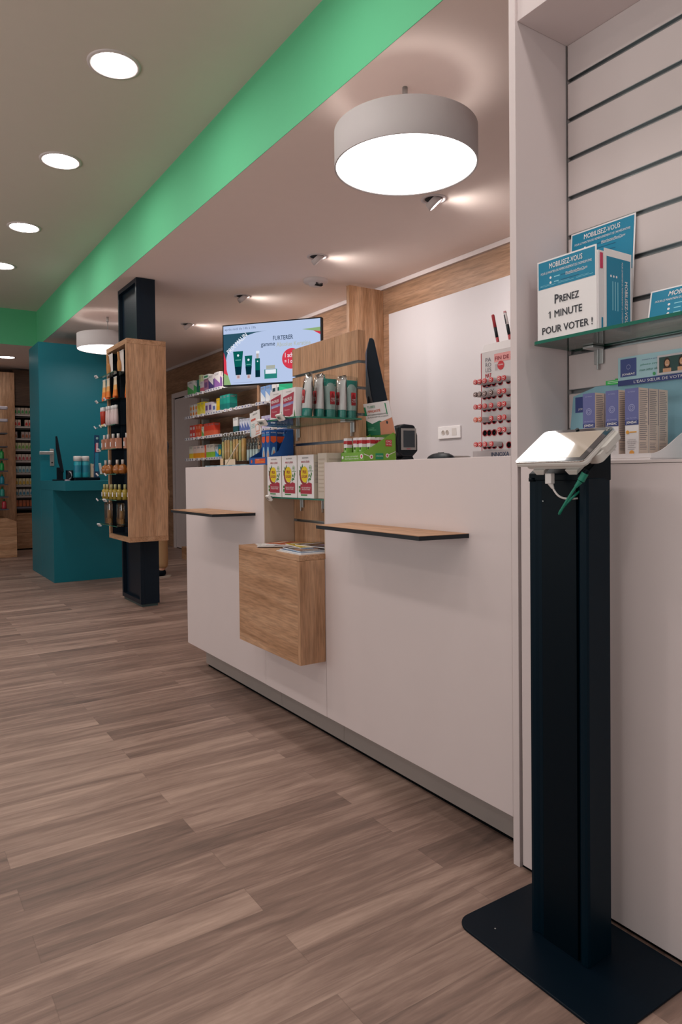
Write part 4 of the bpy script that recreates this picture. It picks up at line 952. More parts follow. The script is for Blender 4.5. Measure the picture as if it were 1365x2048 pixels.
m.poly(F, [(cx(.82),cy(.155)),(cx(1),cy(.14)),(cx(1),cy(.24)),(cx(.93),cy(.19))], SGR, .0004); m.poly(F, [(cx(.93),cy(.19)),(cx(1),cy(.21)),(cx(1),cy(.26))], SR, .0006)
m.text(F, 'après midi de 14h à 19h', cx(.18), cy(.065), .33*SW, .028, scm('#6b7896'), .0005)
m.text(F, 'PRIX MALIN', cx(.145), cy(.305), .26*SW, .040, SWH, .0008, ang=R(40), bold=.0006)
m.text(F, 'FURTERER', cx(.625), cy(.265), .205*SW, .036, SI, .0005, bold=.0006)
m.text(F, 'gamme', cx(.47), cy(.375), .145*SW, .036, SI, .0005, bold=.0006); m.text(F, 'Absolue Keratine', cx(.73), cy(.375), .345*SW, .036, SG, .0005, bold=.0004)
def sh_tube(a, b0, b1, wt, wb):
    m.poly(F, [(cx(a-wb/2),cy(b1)),(cx(a+wb/2),cy(b1)),(cx(a+wt/2),cy(b0)),(cx(a-wt/2),cy(b0))], SD, .0005)
    m.poly(F, [(cx(a-wb/2),cy(b1)),(cx(a+wb/2),cy(b1)),(cx(a+wb/2+.008),cy(b1-.14)),(cx(a-wb/2-.008),cy(b1-.14))], SD2, .0007)
    m.rect(F, cx(a-wb*.36), cx(a+wb*.36), cy(b1+.065), cy(b1), scm('#cfc3c8'), .0006); m.rect(F, cx(a-wb*.2), cx(a+wb*.2), cy(b1+.055), cy(b1+.01), scm('#b08c90'), .0009)
    m.disc(F, cx(a), cy(b0+.07), .010, SWH, .0009); m.rect(F, cx(a-wt*.28), cx(a+wt*.28), cy(b0+.155), cy(b0+.14), scm('#5fa39a'), .0009)
sh_tube(.155, .44, .84, .107, .058); sh_tube(.265, .525, .845, .08, .052)
m.rect(F, cx(.335), cx(.385), cy(.895), cy(.58), SD, .0005); m.rect(F, cx(.335), cx(.385), cy(.895), cy(.78), SD2, .0006); m.rect(F, cx(.348), cx(.372), cy(.58), cy(.50), scm('#b4a9a4'), .0006); m.rect(F, cx(.345), cx(.38), cy(.50), cy(.455), SWH, .0006); m.disc(F, cx(.36), cy(.63), .006, SWH, .0008)
m.rect(F, cx(.43), cx(.56), cy(.93), cy(.775), scm('#2c7f78'), .0005); m.rect(F, cx(.45), cx(.54), cy(.77), cy(.71), scm('#a9aca0'), .0006); m.rect(F, cx(.44), cx(.55), cy(.85), cy(.78), SWH, .0006)
m.disc(F, cx(.71), cy(.62), .17*SH, SR, .0006, n=40); m.text(F, '1 acheté', cx(.71), cy(.56), .13*SW, .038, SWH, .0009, bold=.0006); m.text(F, '= 1 offert', cx(.71), cy(.66), .14*SW, .036, SWH, .0009, bold=.0006)
m.rect(F, cx(.10), cx(.30), cy(.972), cy(.966), scm('#98a6c6'), .0006)
part('screen', m, t)

# ================================================================== BACK WALL SHELVES
SX0, SX1 = 3.18, 3.54
WOODB = mat('#d8cfca', .4)
part_specs = []
GREY = mat('#6a6b6e', .5)
struct_panel = MB().box(XW-.03, XW-.0005, 4.755, 8.74, .0, 2.20, mat('#6f5645', .6)); 
t = thing('wall_shelving', 'long wall shelving full of medicine boxes behind the far counter', 'shelving', (3.4, 6.5, 0))
part('back_panel', MB().box(XW-.032, XW-.0015, 6.402, 8.70, .0, 2.10, WALLWOOD).box(XW-.032, XW-.0015, 4.762, 6.355, .0, 2.10, WALLWOOD), t, True)
part('upright', MB().box(3.44, XW-.033, 8.40, 8.46, 0, 2.16, mat('#c9ccc6', .4)), t, True, bev=.002)
part('base_step', MB().box(3.125, 3.50, 6.402, 8.39, 0.0, .155, WOOD_Y), t, True, bev=.001)
TAGW = mat('#dcd8dc', .4)
rows = [2.040, 1.775, 1.510, 1.255]
for ri, zr in enumerate(rows):
    for seg, (a, b) in enumerate(((6.402, 8.33), (4.762, 6.352))):
        s_ = MB().box(SX0, SX1-.013, a, b, zr-.018, zr, WOODB)
        o_ = part('shelf_board', s_, t, True)
        y = b-.04; tg = None
        while y > a+.05:
            if (int(y*97) % 5) != 0:
                if tg is None: tg = MB().box(-.022, -.0005, -.028, .028, -.030, .002, TAGW).box(-.0226, -.0221, -.008, .012, -.020, -.006, NAVYT).mesh('price_tag')
                q_ = bpy.data.objects.new('price_tag', tg); COL.objects.link(q_); q_.parent = o_; q_.location = Vector((SX0, y, zr))-Vector(t.location)
            y -= .075
part('shelf_board', MB().box(SX0, SX1-.013, 6.402, 8.33, .982, 1.0, WOODB), t, True)
def med(name, w_, d_, h_, cb, cs, style):
    m = MB().box(-d_/2, d_/2, -w_/2, w_/2, 0, h_, mat(cb, .5)); F = FX(-d_/2, w_/2, 0); G = FY(-w_/2, -d_/2, 0); c = mat(cs, .45)
    for Q, q in ((F, w_), (G, d_)):
        if style == 0: m.rect(Q, 0, q, 0, h_*.42, c)
        elif style == 1: m.rect(Q, q*.15, q*.85, h_*.3, h_*.75, c)
        elif style == 2: m.poly(Q, [(0,0),(q,0),(q,h_*.25),(0,h_*.7)], c, .0006)
        elif style == 3: m.disc(Q, q*.5, h_*.4, min(q,h_)*.36, c)
        m.lines(Q, q*.12, q*.85, h_*.80, h_*.94, 2, mat('#8a8890', .5), .4) if style != 1 else None
    return m
def shelf_row(zr, y0, seq, x=3.255, row='top'):
    y = y0
    for (cname, w_, d_, h_, cb, cs, st, n, gap, stack) in seq:
        base = None
        for k in range(n):
            for s_ in range(stack):
                z_ = zr+.0008+s_*(h_+.0006)
                if base is None:
                    base = single('medicine_box', med(cname, w_, d_, h_, cb, cs, st), None, 'medicine box', loc=(x, y-w_/2, z_), group='medicine boxes on the wall shelving')
                    o = base
                else: o = base.copy(); COL.objects.link(o); o.location = (x, y-w_/2, z_)
                pos = ''
                if stack > 1: pos = ', upper layer' if s_ else ', lower layer'
                kk = '' if n == 1 else [' (leftmost one)', ' (next to the leftmost)', ' (third along)', ' (fourth along)', ' (fifth along)', ' (sixth along)', ' (seventh along)'][k]
                o['label'] = cname+' on the '+row+' shelf'+kk+pos
            y -= w_+gap
        y -= .01
shelf_row(rows[0], 8.29, [
    ('white box with a green lower half', .20,.12,.17,'#e2dedb','#5cb86a',2,1,.02,1), ('slim dark green bottle-shaped box', .055,.06,.17,'#1f7a6a','#0f4f66',1,1,.01,1), ('tall green and yellow pack', .06,.06,.22,'#c8d8a8','#1c8a4a',0,1,.01,1),
    ('pink and white box', .10,.10,.13,'#cfc3cc','#c95f74',0,1,.01,1), ('mauve patterned box', .12,.10,.14,'#a2708c','#6e4a78',1,1,.03,1), ('white box with a dark violet patch', .14,.12,.17,'#e0d8d8','#4a3a78',2,1,.02,1), ('white box with a lilac patch', .16,.12,.18,'#e2dada','#9264a8',2,1,.03,1),
    ('plain white carton', .12,.1,.15,'#ded6d4','#c9bfc4',0,2,.02,1)], row='top')
m = med('', .16,.12,.05,'#dfe4e0','#2f8a58',1); single('medicine_box', m, 'flat white and green box lying on top of the pink and mauve boxes', 'medicine box', group='medicine boxes on the wall shelving', loc=(3.255, 7.70, rows[0]+.1420))
shelf_row(rows[1], 8.29, [
    ('white box with an orange spot', .075,.07,.072,'#e4e0de','#e58a3a',3,3,.012,2), ('yellow box', .10,.09,.15,'#d8c020','#e8d860',2,2,.012,1), ('violet and white box', .09,.08,.13,'#cfc4d0','#6a4a8c',1,2,.015,1), ('small white and blue box', .09,.08,.10,'#e0dde0','#5c6ea8',1,1,.015,1),
    ('bright yellow box', .08,.08,.15,'#e0b820','#d8a818',0,1,.02,1), ('teal green box', .085,.09,.17,'#158a7c','#0f6f6a',0,3,.006,1)], row='second')
shelf_row(rows[1], 6.32, [
    ('light blue and white box', .10,.09,.16,'#7fa4d8','#e0e4ea',2,2,.012,1), ('white box with a dark cap', .085,.08,.16,'#e4dfdf','#1e3c46',1,2,.02,1), ('large bright green box', .30,.16,.17,'#17a070','#2cc08c',2,1,.03,1), ('white carton', .12,.1,.15,'#ded6d4','#c08c7c',1,2,.02,1)], row='second')
shelf_row(rows[2], 8.29, [
    ('red and white box', .085,.08,.078,'#d8504c','#e4c8c8',1,2,.008,2), ('orange-red box', .075,.08,.078,'#e0552c','#e8846a',1,2,.008,2), ('white and green box', .07,.07,.12,'#d8dcc8','#6aa85c',2,1,.01,1), ('scarlet box with a violet top', .07,.08,.15,'#d8452f','#e06848',0,4,.004,1)], row='third')
shelf_row(rows[2], 6.98, [
    ('white box above a dark green one', .12,.1,.16,'#dcd8d4','#1c4c50',0,1,.012,1), ('blue striped white box', .058,.08,.135,'#c8cad8','#5464a0',2,5,.006,1)], row='third')
shelf_row(rows[2], 6.32, [('lilac striped box', .058,.08,.13,'#c4bcd8','#8070b0',1,5,.006,1), ('tall white box', .10,.08,.20,'#e4e0e4','#c8c4d0',0,1,.03,1), ('white carton with an orange top', .10,.1,.14,'#ded6d4','#d06a3a',1,3,.03,1)], row='third')
shelf_row(rows[3], 8.29, [
    ('white box with a yellow lower half', .12,.1,.15,'#e6e0d2','#e8c83c',0,1,.008,1), ('white and peach box with an orange foot', .11,.1,.15,'#e8d0c8','#f0a028',0,3,.006,1), ('slim red striped box', .035,.1,.15,'#d8604c','#e08c6c',1,1,.006,1), ('cream box with a lime green foot', .11,.1,.155,'#ddd2c4','#8cc03c',0,2,.008,1), ('sky blue and white box', .08,.08,.12,'#d8dce0','#2c9cd8',2,1,.01,1),
    ('teal box with a yellow spot', .10,.1,.14,'#1c7c80','#e8c030',3,1,.01,1), ('white and blue box', .09,.08,.10,'#e0e0e6','#3c6cb8',1,1,.01,1)], row='fourth')
shelf_row(1.0, 8.20, [('small beige pack', .08,.08,.12,'#d8b894','#c89c74',1,2,.05,1), ('pale pink carton', .12,.1,.10,'#d8c4bc','#c4a8a0',1,2,.04,1)], row='lowest')

# ================================================================== DISPLAY COLUMN
t = thing('display_column', 'floor-to-ceiling black column with an oak display box around its middle', 'display column', (1.775, 5.74, 0))
PX0, PX1, PY0, PY1 = 1.700, 1.852, 5.487, 6.0
def frame(z0, z1, name):
    m = MB().box(PX0+.03, PX1, PY0, PY1, z0, z1, NAVY)
    m.box(PX0, PX0+.0295, PY0, PY0+.03, z0, z1, NAVY).box(PX0, PX0+.0295, PY1-.03, PY1, z0, z1, NAVY)
    m.box(PX0, PX0+.0295, PY0+.0305, PY1-.0305, z1-.035, z1, NAVY) if z1 > 2 else m.box(PX0, PX0+.0295, PY0+.0305, PY1-.0305, z0, z0+.035, NAVY)
    part(name, m, t, True, bev=.001)
frame(.022, .535, 'lower_frame'); frame(2.10, ZL-.003, 'upper_frame')
part('foot', MB().box(PX0+.012, PX1-.012, PY0+.012, PY1-.012, 0, .0215, mat('#3b4f50', .4)), t, True)
BX0, BX1, BY0, BY1, BZ0, BZ1 = 1.562, 1.868, 5.300, 5.872, .540, 2.098
part('front_board', MB().box(BX0, BX1, BY0, BY0+.038, BZ0+.0385, BZ1-.0385, WOOD_Z), t, True, bev=.001)
part('rear_board', MB().box(BX0, BX1, BY1-.038, BY1, BZ0+.0385, BZ1-.0385, WOOD_Z), t, True, bev=.001)
part('top_board', MB().box(BX0, BX1, BY0, BY1, BZ1-.038, BZ1, WOOD_Y), t, True, bev=.001)
part('bottom_board', MB().box(BX0, BX1, BY0, BY1, BZ0, BZ0+.038, WOOD_Y), t, True, bev=.001)
m = MB().box(1.68, 1.865, BY0+.0385, BY1-.0385, BZ0+.0385, BZ1-.0385, mat('#0a1c2c', .6))
part('dark_back', m, t, True)
LN_ = mat('#0a1c2c', .6)
part('dark_lining', MB().box(BX0+.018, 1.679, BY1-.040, BY1-.0385, BZ0+.039, BZ1-.039, LN_), t, True)
part('bottom_lining', MB().box(BX0+.018, 1.679, BY0+.039, BY1-.041, BZ0+.0385, BZ0+.040, LN_), t, True)
part('divider', MB().box(1.60,1.679,5.612,5.618,1.36,BZ1-.0385,mat('#0a1c2c', .6)), t, True)
PZ = [1.850, 1.649, 1.447, 1.262, 1.067, .866, .665]
for zr in PZ:
    part('glass_shelf', MB().box(1.480, 1.679, BY0+.045, BY1-.045, zr-.005, zr, GLASS).box(1.4795,1.4805,BY0+.045,BY1-.046,zr-.0055,zr+.0005,GEDGE), t, True)
def small_tag(x, y, z, label):
    M = Matrix.Rotation(R(-38), 4, 'Y')
    t_ = thing('price_tag', label, 'price tag', (x,y,z), R(random.uniform(-18,18)), group='price tags on the display column')
    part('display', MB().box(-.006,.004,-.022,.022,-.013,.013,mat('#ddd8dc',.35)).rect(FX(-.006,.022,-.013),.012,.03,.008,.018,mat('#5d6468',.4)).xf(M), t_, bev=.0015)
    part('arm', MB().box(.004,.036,-.012,.012,-.002,0,PLASTIC), t_)
rn = ['top','second','third','fourth','fifth','sixth','lowest']
for i, ys in ((0,(5.72,)),(1,(5.72,5.48)),(2,(5.78,5.62,5.48)),(3,(5.68,)),(4,(5.74,5.50)),(5,(5.75,5.52)),(6,(5.70,))):
    for k, y in enumerate(ys): small_tag(1.440, y, PZ[i]-.004, 'small white price tag on the %s glass shelf of the display column%s' % (rn[i], '' if len(ys)==1 else [', far end',', near end' if len(ys)==2 else ', middle',', near end'][k]))
# products
def col_prod(name, cat, mk, pts, zr, base, group):
    o = None
    for k, (x, y) in enumerate(pts):
        kind, row = base.replace(' of the display column','').split(' on the ')[0], base.split(' on the ')[-1].replace(' of the display column','').replace(' shelf','')
        lb = kind.replace(' on a pale card','')+', '+['leftmost','second from left','third from left','fourth from left','fifth from left','sixth from left','rightmost'][k]+' on the column\'s '+row+' shelf'
        if o is None: o = mk((x, y, zr+.0006), lb, group)
        else: dup(o, (x, y, zr+.0006), label=lb)
def brush(loc, lb, g):
    t_ = thing('packaged_brush', lb, 'brush', loc, group=g)
    part('card', MB().box(.0,.001,-.07,.07,.0,.19,mat('#d2c8c4',.5)), t_)
    m = MB(); n = 22
    m.prism([(.03*math.cos(2*math.pi*k/n), .07+.05*math.sin(2*math.pi*k/n)) for k in range(n)], 'x', -.02, -.001, mat('#b07a44',.5)); m.prism([(-.008,.115),(.008,.115),(.007,.19),(-.007,.19)], 'x', -.018, -.002, mat('#b07a44',.5))
    m.xf(Matrix.Rotation(R(-14),4,'X')); part('brush', m, t_, bev=.003)
    return t_
col_prod('packaged_brush','brush',brush,[(1.56,5.75),(1.585,5.53)],PZ[0],'wooden brush on a pale card on the top shelf of the display column','wooden brushes on the display column')
def sun(loc, lb, g):
    t_ = thing('sun_cream_tube', lb, 'sun cream', loc, group=g)
    part('cap', MB().lathe([(.021,0),(.021,.03)],(0,0,0),mat('#d9591f',.4),18), t_)
    m = MB(); n = 16
    prof = [(.030,.030,.022,'#dd6a22'),(.034,.034,.020,'#e07a2c'),(.08,.037,.014,'#e8a860'),(.12,.039,.009,'#e6d2b8'),(.178,.040,.002,'#e3dcd2')]
    for a in range(len(prof)-1):
        z0,w0,d0,c = prof[a]; z1,w1,d1,_ = prof[a+1]
        vs = [(d0*math.cos(2*math.pi*k/n), w0*math.sin(2*math.pi*k/n), z0) for k in range(n)]+[(d1*math.cos(2*math.pi*k/n), w1*math.sin(2*math.pi*k/n), z1) for k in range(n)]
        m.add(vs, [(k,(k+1)%n,n+(k+1)%n,n+k) for k in range(n)], mat(c,.4), True)
    m.box(-.002,.002,-.040,.040,.176,.185,PAPER)
    part('body', m, t_); return t_
col_prod('','',sun,[(1.520,5.79),(1.528,5.70),(1.545,5.56),(1.60,5.42)],PZ[1],'orange sun cream tube on the second shelf of the display column','sun cream tubes on the display column')
def red_tube(loc, lb, g):
    t_ = thing('cream_tube', lb, 'cream tube', loc, group=g)
    part('cap', MB().lathe([(.012,0),(.014,.022)],(0,0,0),mat('#e0c890',.4),14), t_); part('body', MB().lathe([(.015,.022),(.019,.12),(.019,.125)],(0,0,0),mat('#b8341f',.4),14).lathe([(.019,.126),(.016,.16)],(0,0,0),PAPER,14), t_); return t_
col_prod('','',red_tube,[(1.505,5.80),(1.505,5.755)],PZ[2],'red tube with a cream cap on the third shelf of the display column','red tubes on the display column')
def pink_tube(loc, lb, g):
    t_ = thing('hand_cream_tube', lb, 'cream tube', loc, group=g)
    part('cap', MB().lathe([(.013,.13),(.013,.16)],(0,0,0),PAPER,14), t_); part('body', MB().lathe([(.016,0),(.017,.06),(.014,.129)],(0,0,0),mat('#d2b8b8',.4),14), t_); return t_
col_prod('','',pink_tube,[(1.515,5.69),(1.52,5.645),(1.53,5.60),(1.53,5.555),(1.535,5.51)],PZ[2],'pale pink tube on the third shelf of the display column','pale pink tubes on the display column')
def perfume(cl, capc, shape):
    def f(loc, lb, g):
        t_ = thing('perfume_bottle', lb, 'perfume bottle', loc, group=g); c = mat(cl, .12, spec=.8, trans=.25)
        if shape == 'sq': b = MB().box(-.020,.020,-.026,.026,0,.085,c)
        elif shape == 'rd': b = MB().lathe([(.018,0),(.033,.012),(.036,.038),(.028,.064),(.010,.075)],(0,0,0),c,20)
        else: b = MB().lathe([(.022,0),(.022,.070),(.009,.082)],(0,0,0),c,16)
        part('flask', b, t_, bev=.002 if shape=='sq' else 0)
        h = {'sq':.085,'rd':.075,'cy':.082}[shape]; part('cap', MB().lathe([(.011,h),(.011,h+.036)],(0,0,0),mat(capc,.3),16), t_)
        if shape != 'rd': part('label', MB().box(-.0235,-.0228,-.012,.012,.02,.055,PAPER), t_)
        return t_
    return f
col_prod('','',perfume('#d99a80','#d8d0ce','sq'),[(1.510,5.77),(1.515,5.68),(1.525,5.57),(1.545,5.50),(1.585,5.41)],PZ[3],'square pink perfume bottle on the fourth shelf of the display column','perfume bottles on the display column')
col_prod('','',perfume('#b0682c','#cfc0b8','rd'),[(1.515,5.76),(1.52,5.66),(1.545,5.54),(1.565,5.46),(1.61,5.39)],PZ[4],'round amber perfume bottle on the fifth shelf of the display column','perfume bottles on the display column')
col_prod('','',perfume('#b89c3e','#b9b07c','cy'),[(1.510,5.79),(1.515,5.72),(1.525,5.64),(1.535,5.57),(1.55,5.505),(1.575,5.445),(1.60,5.385)],PZ[5],'slim yellow perfume bottle on the sixth shelf of the display column','perfume bottles on the display column')
def bag(loc, lb, g):
    t_ = thing('gift_bag', lb, 'gift bag', loc, group=g)
    m = MB().prism([(-.05,0),(.05,0),(.058,.16),(.03,.172),(0,.162),(-.03,.174),(-.056,.16)],'x',-.02,.02,BAGFILM)
    part('film', m, t_, bev=.004)
    part('content', MB().box(-.012,.012,-.03,.03,.004,.045,mat('#c99862',.6)).lathe([(.014,.047),(.012,.11)],(0,-.015,0),mat('#d0a070',.5),12).lathe([(.01,.047),(.006,.12)],(0,.018,0),mat('#d8c0b0',.5),12), t_); return t_
col_prod('','',bag,[(1.52,5.72),(1.56,5.52)],PZ[6],'clear gift bag on the lowest shelf of the display column','gift bags on the display column')
m = MB().box(0,.002,-.035,.035,0,.09,mat('#c9c8c6',.5)); m.lines(FX(0,.035,0),.006,.06,.02,.08,7,TXT,.35); single('info_card', m.xf(Matrix.Rotation(R(-8),4,'Y')), 'grey folded information card at the far end of the fifth shelf of the display column', 'card', loc=(1.49,5.81,PZ[4]+.001))

# ================================================================== TEAL DESK
t = thing('teal_reception_desk', 'dark teal desk block with a tall teal partition and door behind it', 'desk', (1.75, 7.6, 0))
part('partition', MB().box(XF, 2.16, 7.885, 8.436, 0.0, 2.478, TEAL), t, True, bev=.002)
part('desk_base', MB().box(XF+.001, 2.08, 7.257, 7.884, 0, .917, TEAL), t, True, bev=.001)
part('desk_slab', MB().box(XF, 1.95, 6.690, 7.884, .9175, 1.010, TEAL), t, True, bev=.0015)
dh = part('door_lock', MB().box(1.489,1.530,7.876,7.8845,1.165,1.345,STEEL), t, True, label='silver door lock plate', bev=.001)
part('lever', MB().cyl((1.509,7.84,1.305),.010,.036,STEEL,14,'y').box(1.378,1.518,7.830,7.844,1.283,1.318,STEEL), dh, True, bev=.003)
part('keyhole', MB().lathe([(.008,7.874),(.0005,7.874)],(1.509,0,1.20),GAP,14,False,'y'), dh, True)
# things on the teal desk
zt = 1.0106
t = thing('monitor', 'thin black monitor seen edge-on on the teal desk', 'monitor', (1.47,7.30,zt), R(-12))
M = Matrix.Translation((0,0,.25)) @ Matrix.Rotation(R(-9),4,'Y')
part('housing', MB().prism([(.010,-.17),(.012,.18),(-.004,.18),(-.022,.06),(-.024,-.08),(-.008,-.17)],'y',-.24,.24,NAVY2).xf(M), t, bev=.003)
part('screen', MB().box(.0108,.0125,-.22,.22,-.15,.165,BLACKG).xf(M), t)
part('stand', MB().box(-.03,.03,-.03,.03,.004,.13,NAVY2).prism(rr(-.07,.09,-.10,.10,.03),'z',0,.012,NAVY2), t, bev=.003)
m = MB().prism(rr(1.548,1.79,7.02,7.16,.01),'z',zt,zt+.028,NAVY2); single('display_tray', m, 'flat black tray under the bottles on the teal desk', 'tray', bev=.002)
def tb_(loc, lb):
    t_ = thing('lotion_bottle', lb, 'bottle', loc, group='teal bottles with white caps on the teal desk')
    part('body', MB().lathe([(.034,0),(.036,.004),(.036,.155),(.034,.160)],(0,0,0),mat('#2a9fb0',.25,spec=.6),26), t_)
    part('cap', MB().lathe([(.038,.1605),(.038,.205),(.034,.210)],(0,0,0),mat('#ddd5d2',.35),26), t_)
    part('label', MB().lathe([(.0365,.05),(.0365,.12)],(0,0,0),mat('#1b7f98',.4),26,False), t_); return t_
o = tb_((1.592,7.09,zt+.0285), 'teal lotion bottle with a white cap, left one on the black tray'); dup(o, (1.640,7.065,zt+.0285), label='teal lotion bottle with a white cap, right one on the black tray').location = (1.668,7.10,zt+.0285)
m = MB().box(1.716,1.722,7.06,7.12,zt+.0285,zt+.165,mat('#d8bfa4',.5)).box(1.722,1.758,7.06,7.12,zt+.0285,zt+.160,mat('#dcc6ae',.5)); F = FY(7.06,1.716,zt+.0285); m.lines(F,.012,.036,.09,.115,2,TXT,.4)
single('cream_box', m, 'small beige box between the teal bottles and the tall blue pack', 'box', bev=.001)
m = MB().box(0,.045,0,.03,0,.415,mat('#0f3f66',.3)); F = FY(0,0,0); m.rect(F,.012,.034,.25,.34,mat('#d8b8c4',.4)); m.rect(F,.006,.039,.06,.24,mat('#1f86a8',.4)); m.disc(F,.022,.385,.012,mat('#8fb8b8',.4)); m.rect(F,.01,.036,.01,.05,mat('#28344c',.4))
m.rect(F,.006,.014,.25,.33,mat('#b03048',.4),.0008)
single('blue_blister_pack', m.xf(Matrix.Rotation(R(1.5),4,'Y')), 'tall dark blue blister pack standing at the right end of the black tray', 'pack', loc=(1.735,7.03,zt+.0292))
t = thing('mug', 'dark mug with a pale curved handle beside the monitor on the teal desk', 'mug', (1.518,7.10,zt))
part('body', MB().lathe([(.030,0),(.034,.01),(.034,.10),(.031,.10),(.031,.012)],(0,0,0),NAVY2,24,True), t)
part('handle', MB().tube([(-.01+.0,-.036,.085),(.0,-.060,.08),(.006,-.066,.05),(.0,-.058,.025),(-.01,-.036,.018)],.0045,mat('#b8aeb4',.3,.3),10), t)
m = MB().prism(rr(1.405,1.45,6.74,6.79,.02),'z',zt,zt+.012,mat('#b09aa8',.5)); single('paper_disc', m, 'small flat pale pink object on the left corner of the teal desk', 'small object')

# ================================================================== FAR LEFT: SHELVES
t = thing('medicine_cabinet_wall', 'tall oak cabinet wall with a dark recess of medicine shelves at the far left', 'cabinet', (1.6, 11.2, 0))
part('oak_panel', MB().box(.30, 1.585, 10.815, 11.40, 0.02, 2.535, WOOD_Z), t, True, bev=.001)
part('dark_header', MB().box(1.586, 2.60, 10.95, 11.40, 2.085, 2.60, DARKWOOD), t, True)
part('recess_back', MB().box(1.586, 2.60, 11.25, 11.40, .52, 2.084, mat('#1b1613',.7)), t, True)
part('lower_cabinet', MB().box(1.586, 2.60, 10.86, 11.40, .02, .245, WOOD_X).box(1.586, 2.60, 10.86, 11.40, .249, .505, WOOD_X).box(1.586, 2.60, 10.85, 11.40, .507, .525, WOOD_X), t, True)
part('plinth', MB().box(.32, 2.58, 10.90, 11.38, 0, .0195, GAP), t, True)
MR = [1.964-.168*k for k in range(9)]; MR = [1.964,1.790,1.616,1.456,1.290,1.115,.938,.782,.622]
cols = [('green','#3f8a4a'),('red','#c02f2c'),('rust','#9a5a3c'),('green and yellow','#6f9a48'),('crimson','#a8434a'),('pale blue','#5f98ac'),('yellow','#c8a040'),('blue','#3f7f9c'),('orange','#b85f38')]
bases = ['#b8a898','#c8b0a0','#b09c98','#c4bc9c','#d0c0b4','#c0ccc8','#d4c8a0','#c8c4bc','#a05c40']
rr_n = ['top','second','third','fourth','fifth','sixth','seventh','eighth','lowest']
for i, zr in enumerate(MR):
    part('shelf', MB().box(1.587, 2.10, 10.97, 11.245, zr-.055, zr-.001, mat('#1c1512',.6)).box(1.587, 2.10, 10.955, 10.9695, zr-.030, zr-.006, mat('#b5aca8' if i < 8 else '#6c6878',.5)), t, True)
    m = MB().box(-.021,.021,-.03,.03,0,.092,mat(bases[i],.5)); F = FY(-.03,-.021,0); m.poly(F,[(.004,.01),(.038,.01),(.034,.045),(.021,.06),(.008,.045)],mat(cols[i][1],.5)); 
    base = single('medicine_pack', m, None, 'medicine pack', group='medicine packs in the %s row of the far cabinet' % rr_n[i], loc=(1.615,11.01,zr))
    pn = lambda k: 'tiny %s medicine pack, %s in the %s row beside the teal partition' % (cols[i][0], ['leftmost','second','third','fourth','rightmost'][k], rr_n[i])
    base['label'] = pn(0)
    for k in range(1, 5):
        if (i == 1 and k == 2) or (i == 2 and k == 1): continue
        o = base.copy(); COL.objects.link(o); o.location = (1.615+.049*k, 11.01, zr); o['label'] = pn(k)
t = thing('oak_plinth_gondola', 'low oak plinth with narrow grey shelves above it at the left edge', 'shelf unit', (1.1, 10.2, 0))
part('plinth', MB().box(.60, 1.455, 9.945, 10.60, .0, .465, WOOD_X).prism([(.60,.466),(1.455,.466),(1.345,.515),(.60,.515)], 'y', 9.946, 10.60, WOOD_Y), t, True, bev=.001)
part('upright', MB().box(.60, 1.30, 10.30, 10.36, .516, 2.0, mat('#8d8a86',.5)), t, True)
LZ = [1.632,1.456,1.293,1.137,.961,.798,.634]
for zr in LZ: part('shelf', MB().box(.62, 1.372, 10.0, 10.299, zr-.016, zr, mat('#4a4c56',.4)), t, True)
for zr in (1.958, 1.795): part('lamp_arm', MB().prism(rr(1.20,1.385,10.0,10.12,.03),'z',zr-.018,zr+.018,mat('#d8d2e0',.4)).box(1.20,1.24,10.12,10.299,zr-.008,zr+.008,mat('#8d8a96',.4)), t, True, bev=.006)
gc = [('#3fae5c','bright green',1.137),('#1f9a48','green',.961),('#147a8c','teal',.798),('#1f8a78','sea green',.634)]
for k, (c, nm, zr) in enumerate(((('#2f9a50'),'bright green',1.293),('#22a050','green',1.137),('#147f94','teal',.961),('#2a8c80','sea green',.798),('#a82a38','red',.634))):
    def lot(loc):
        t_ = thing('lotion_bottle', '', 'bottle', loc, group='%s bottles on the narrow shelves at the left edge' % nm)
        h = .115
        part('body', MB().lathe([(.028,0),(.03,.01),(.028,h-.03),(.012,h-.012)],(0,0,0),mat(c,.3),16), t_); part('cap', MB().lathe([(.012,h-.0115),(.012,h+.012)],(0,0,0),mat('#17603a',.4),12), t_)
        t_['label'] = '%s bottle on a narrow shelf at the left edge of the photo' % nm
        return t_
    o = lot((1.305 if k != 4 else 1.325, 10.06, zr+.0006)); dup(o, ((1.24), 10.06, zr+.0006), label=o['label'].replace(' bottle', ' bottle cut by the frame', 1).replace(' at the left edge of the photo', ' at the far left'))

# ================================================================== PERSON (seen only by a trouser leg and shoe behind the column)
def skin(name, verts, edges, radii, mm, parent, sub=2):
    me = bpy.data.meshes.new(name); me.from_pydata(verts, edges, []); me.materials.append(mm)
    o = bpy.data.objects.new(name, me); COL.objects.link(o); o.parent = parent
    s = o.modifiers.new('skin', 'SKIN'); 
    if not me.skin_vertices: me.attributes  # layer is made by the modifier
    b = bmesh.new(); b.from_mesh(me); ly = b.verts.layers.skin.verify(); b.verts.ensure_lookup_table()
    for i, v in enumerate(b.verts):
        r_i = radii[i] if isinstance(radii[i], tuple) else (radii[i], radii[i]); v[ly].radius = r_i; v[ly].use_root = (i == 0)
    b.to_mesh(me); b.free()
    s.use_smooth_shade = True
    q = o.modifiers.new('subd', 'SUBSURF'); q.levels = sub; q.render_levels = sub
    return o
t = thing('person', 'person in tan trousers and dark shoes, mostly hidden behind the display column', 'person', (2.385, 7.09, 0), R(90))
SK = mat('#c8957a', .55); TAN = mat('#b08a62', .8, noise=.05); JK = mat('#39404c', .8, noise=.05); HAIR = mat('#3a2a20', .7)
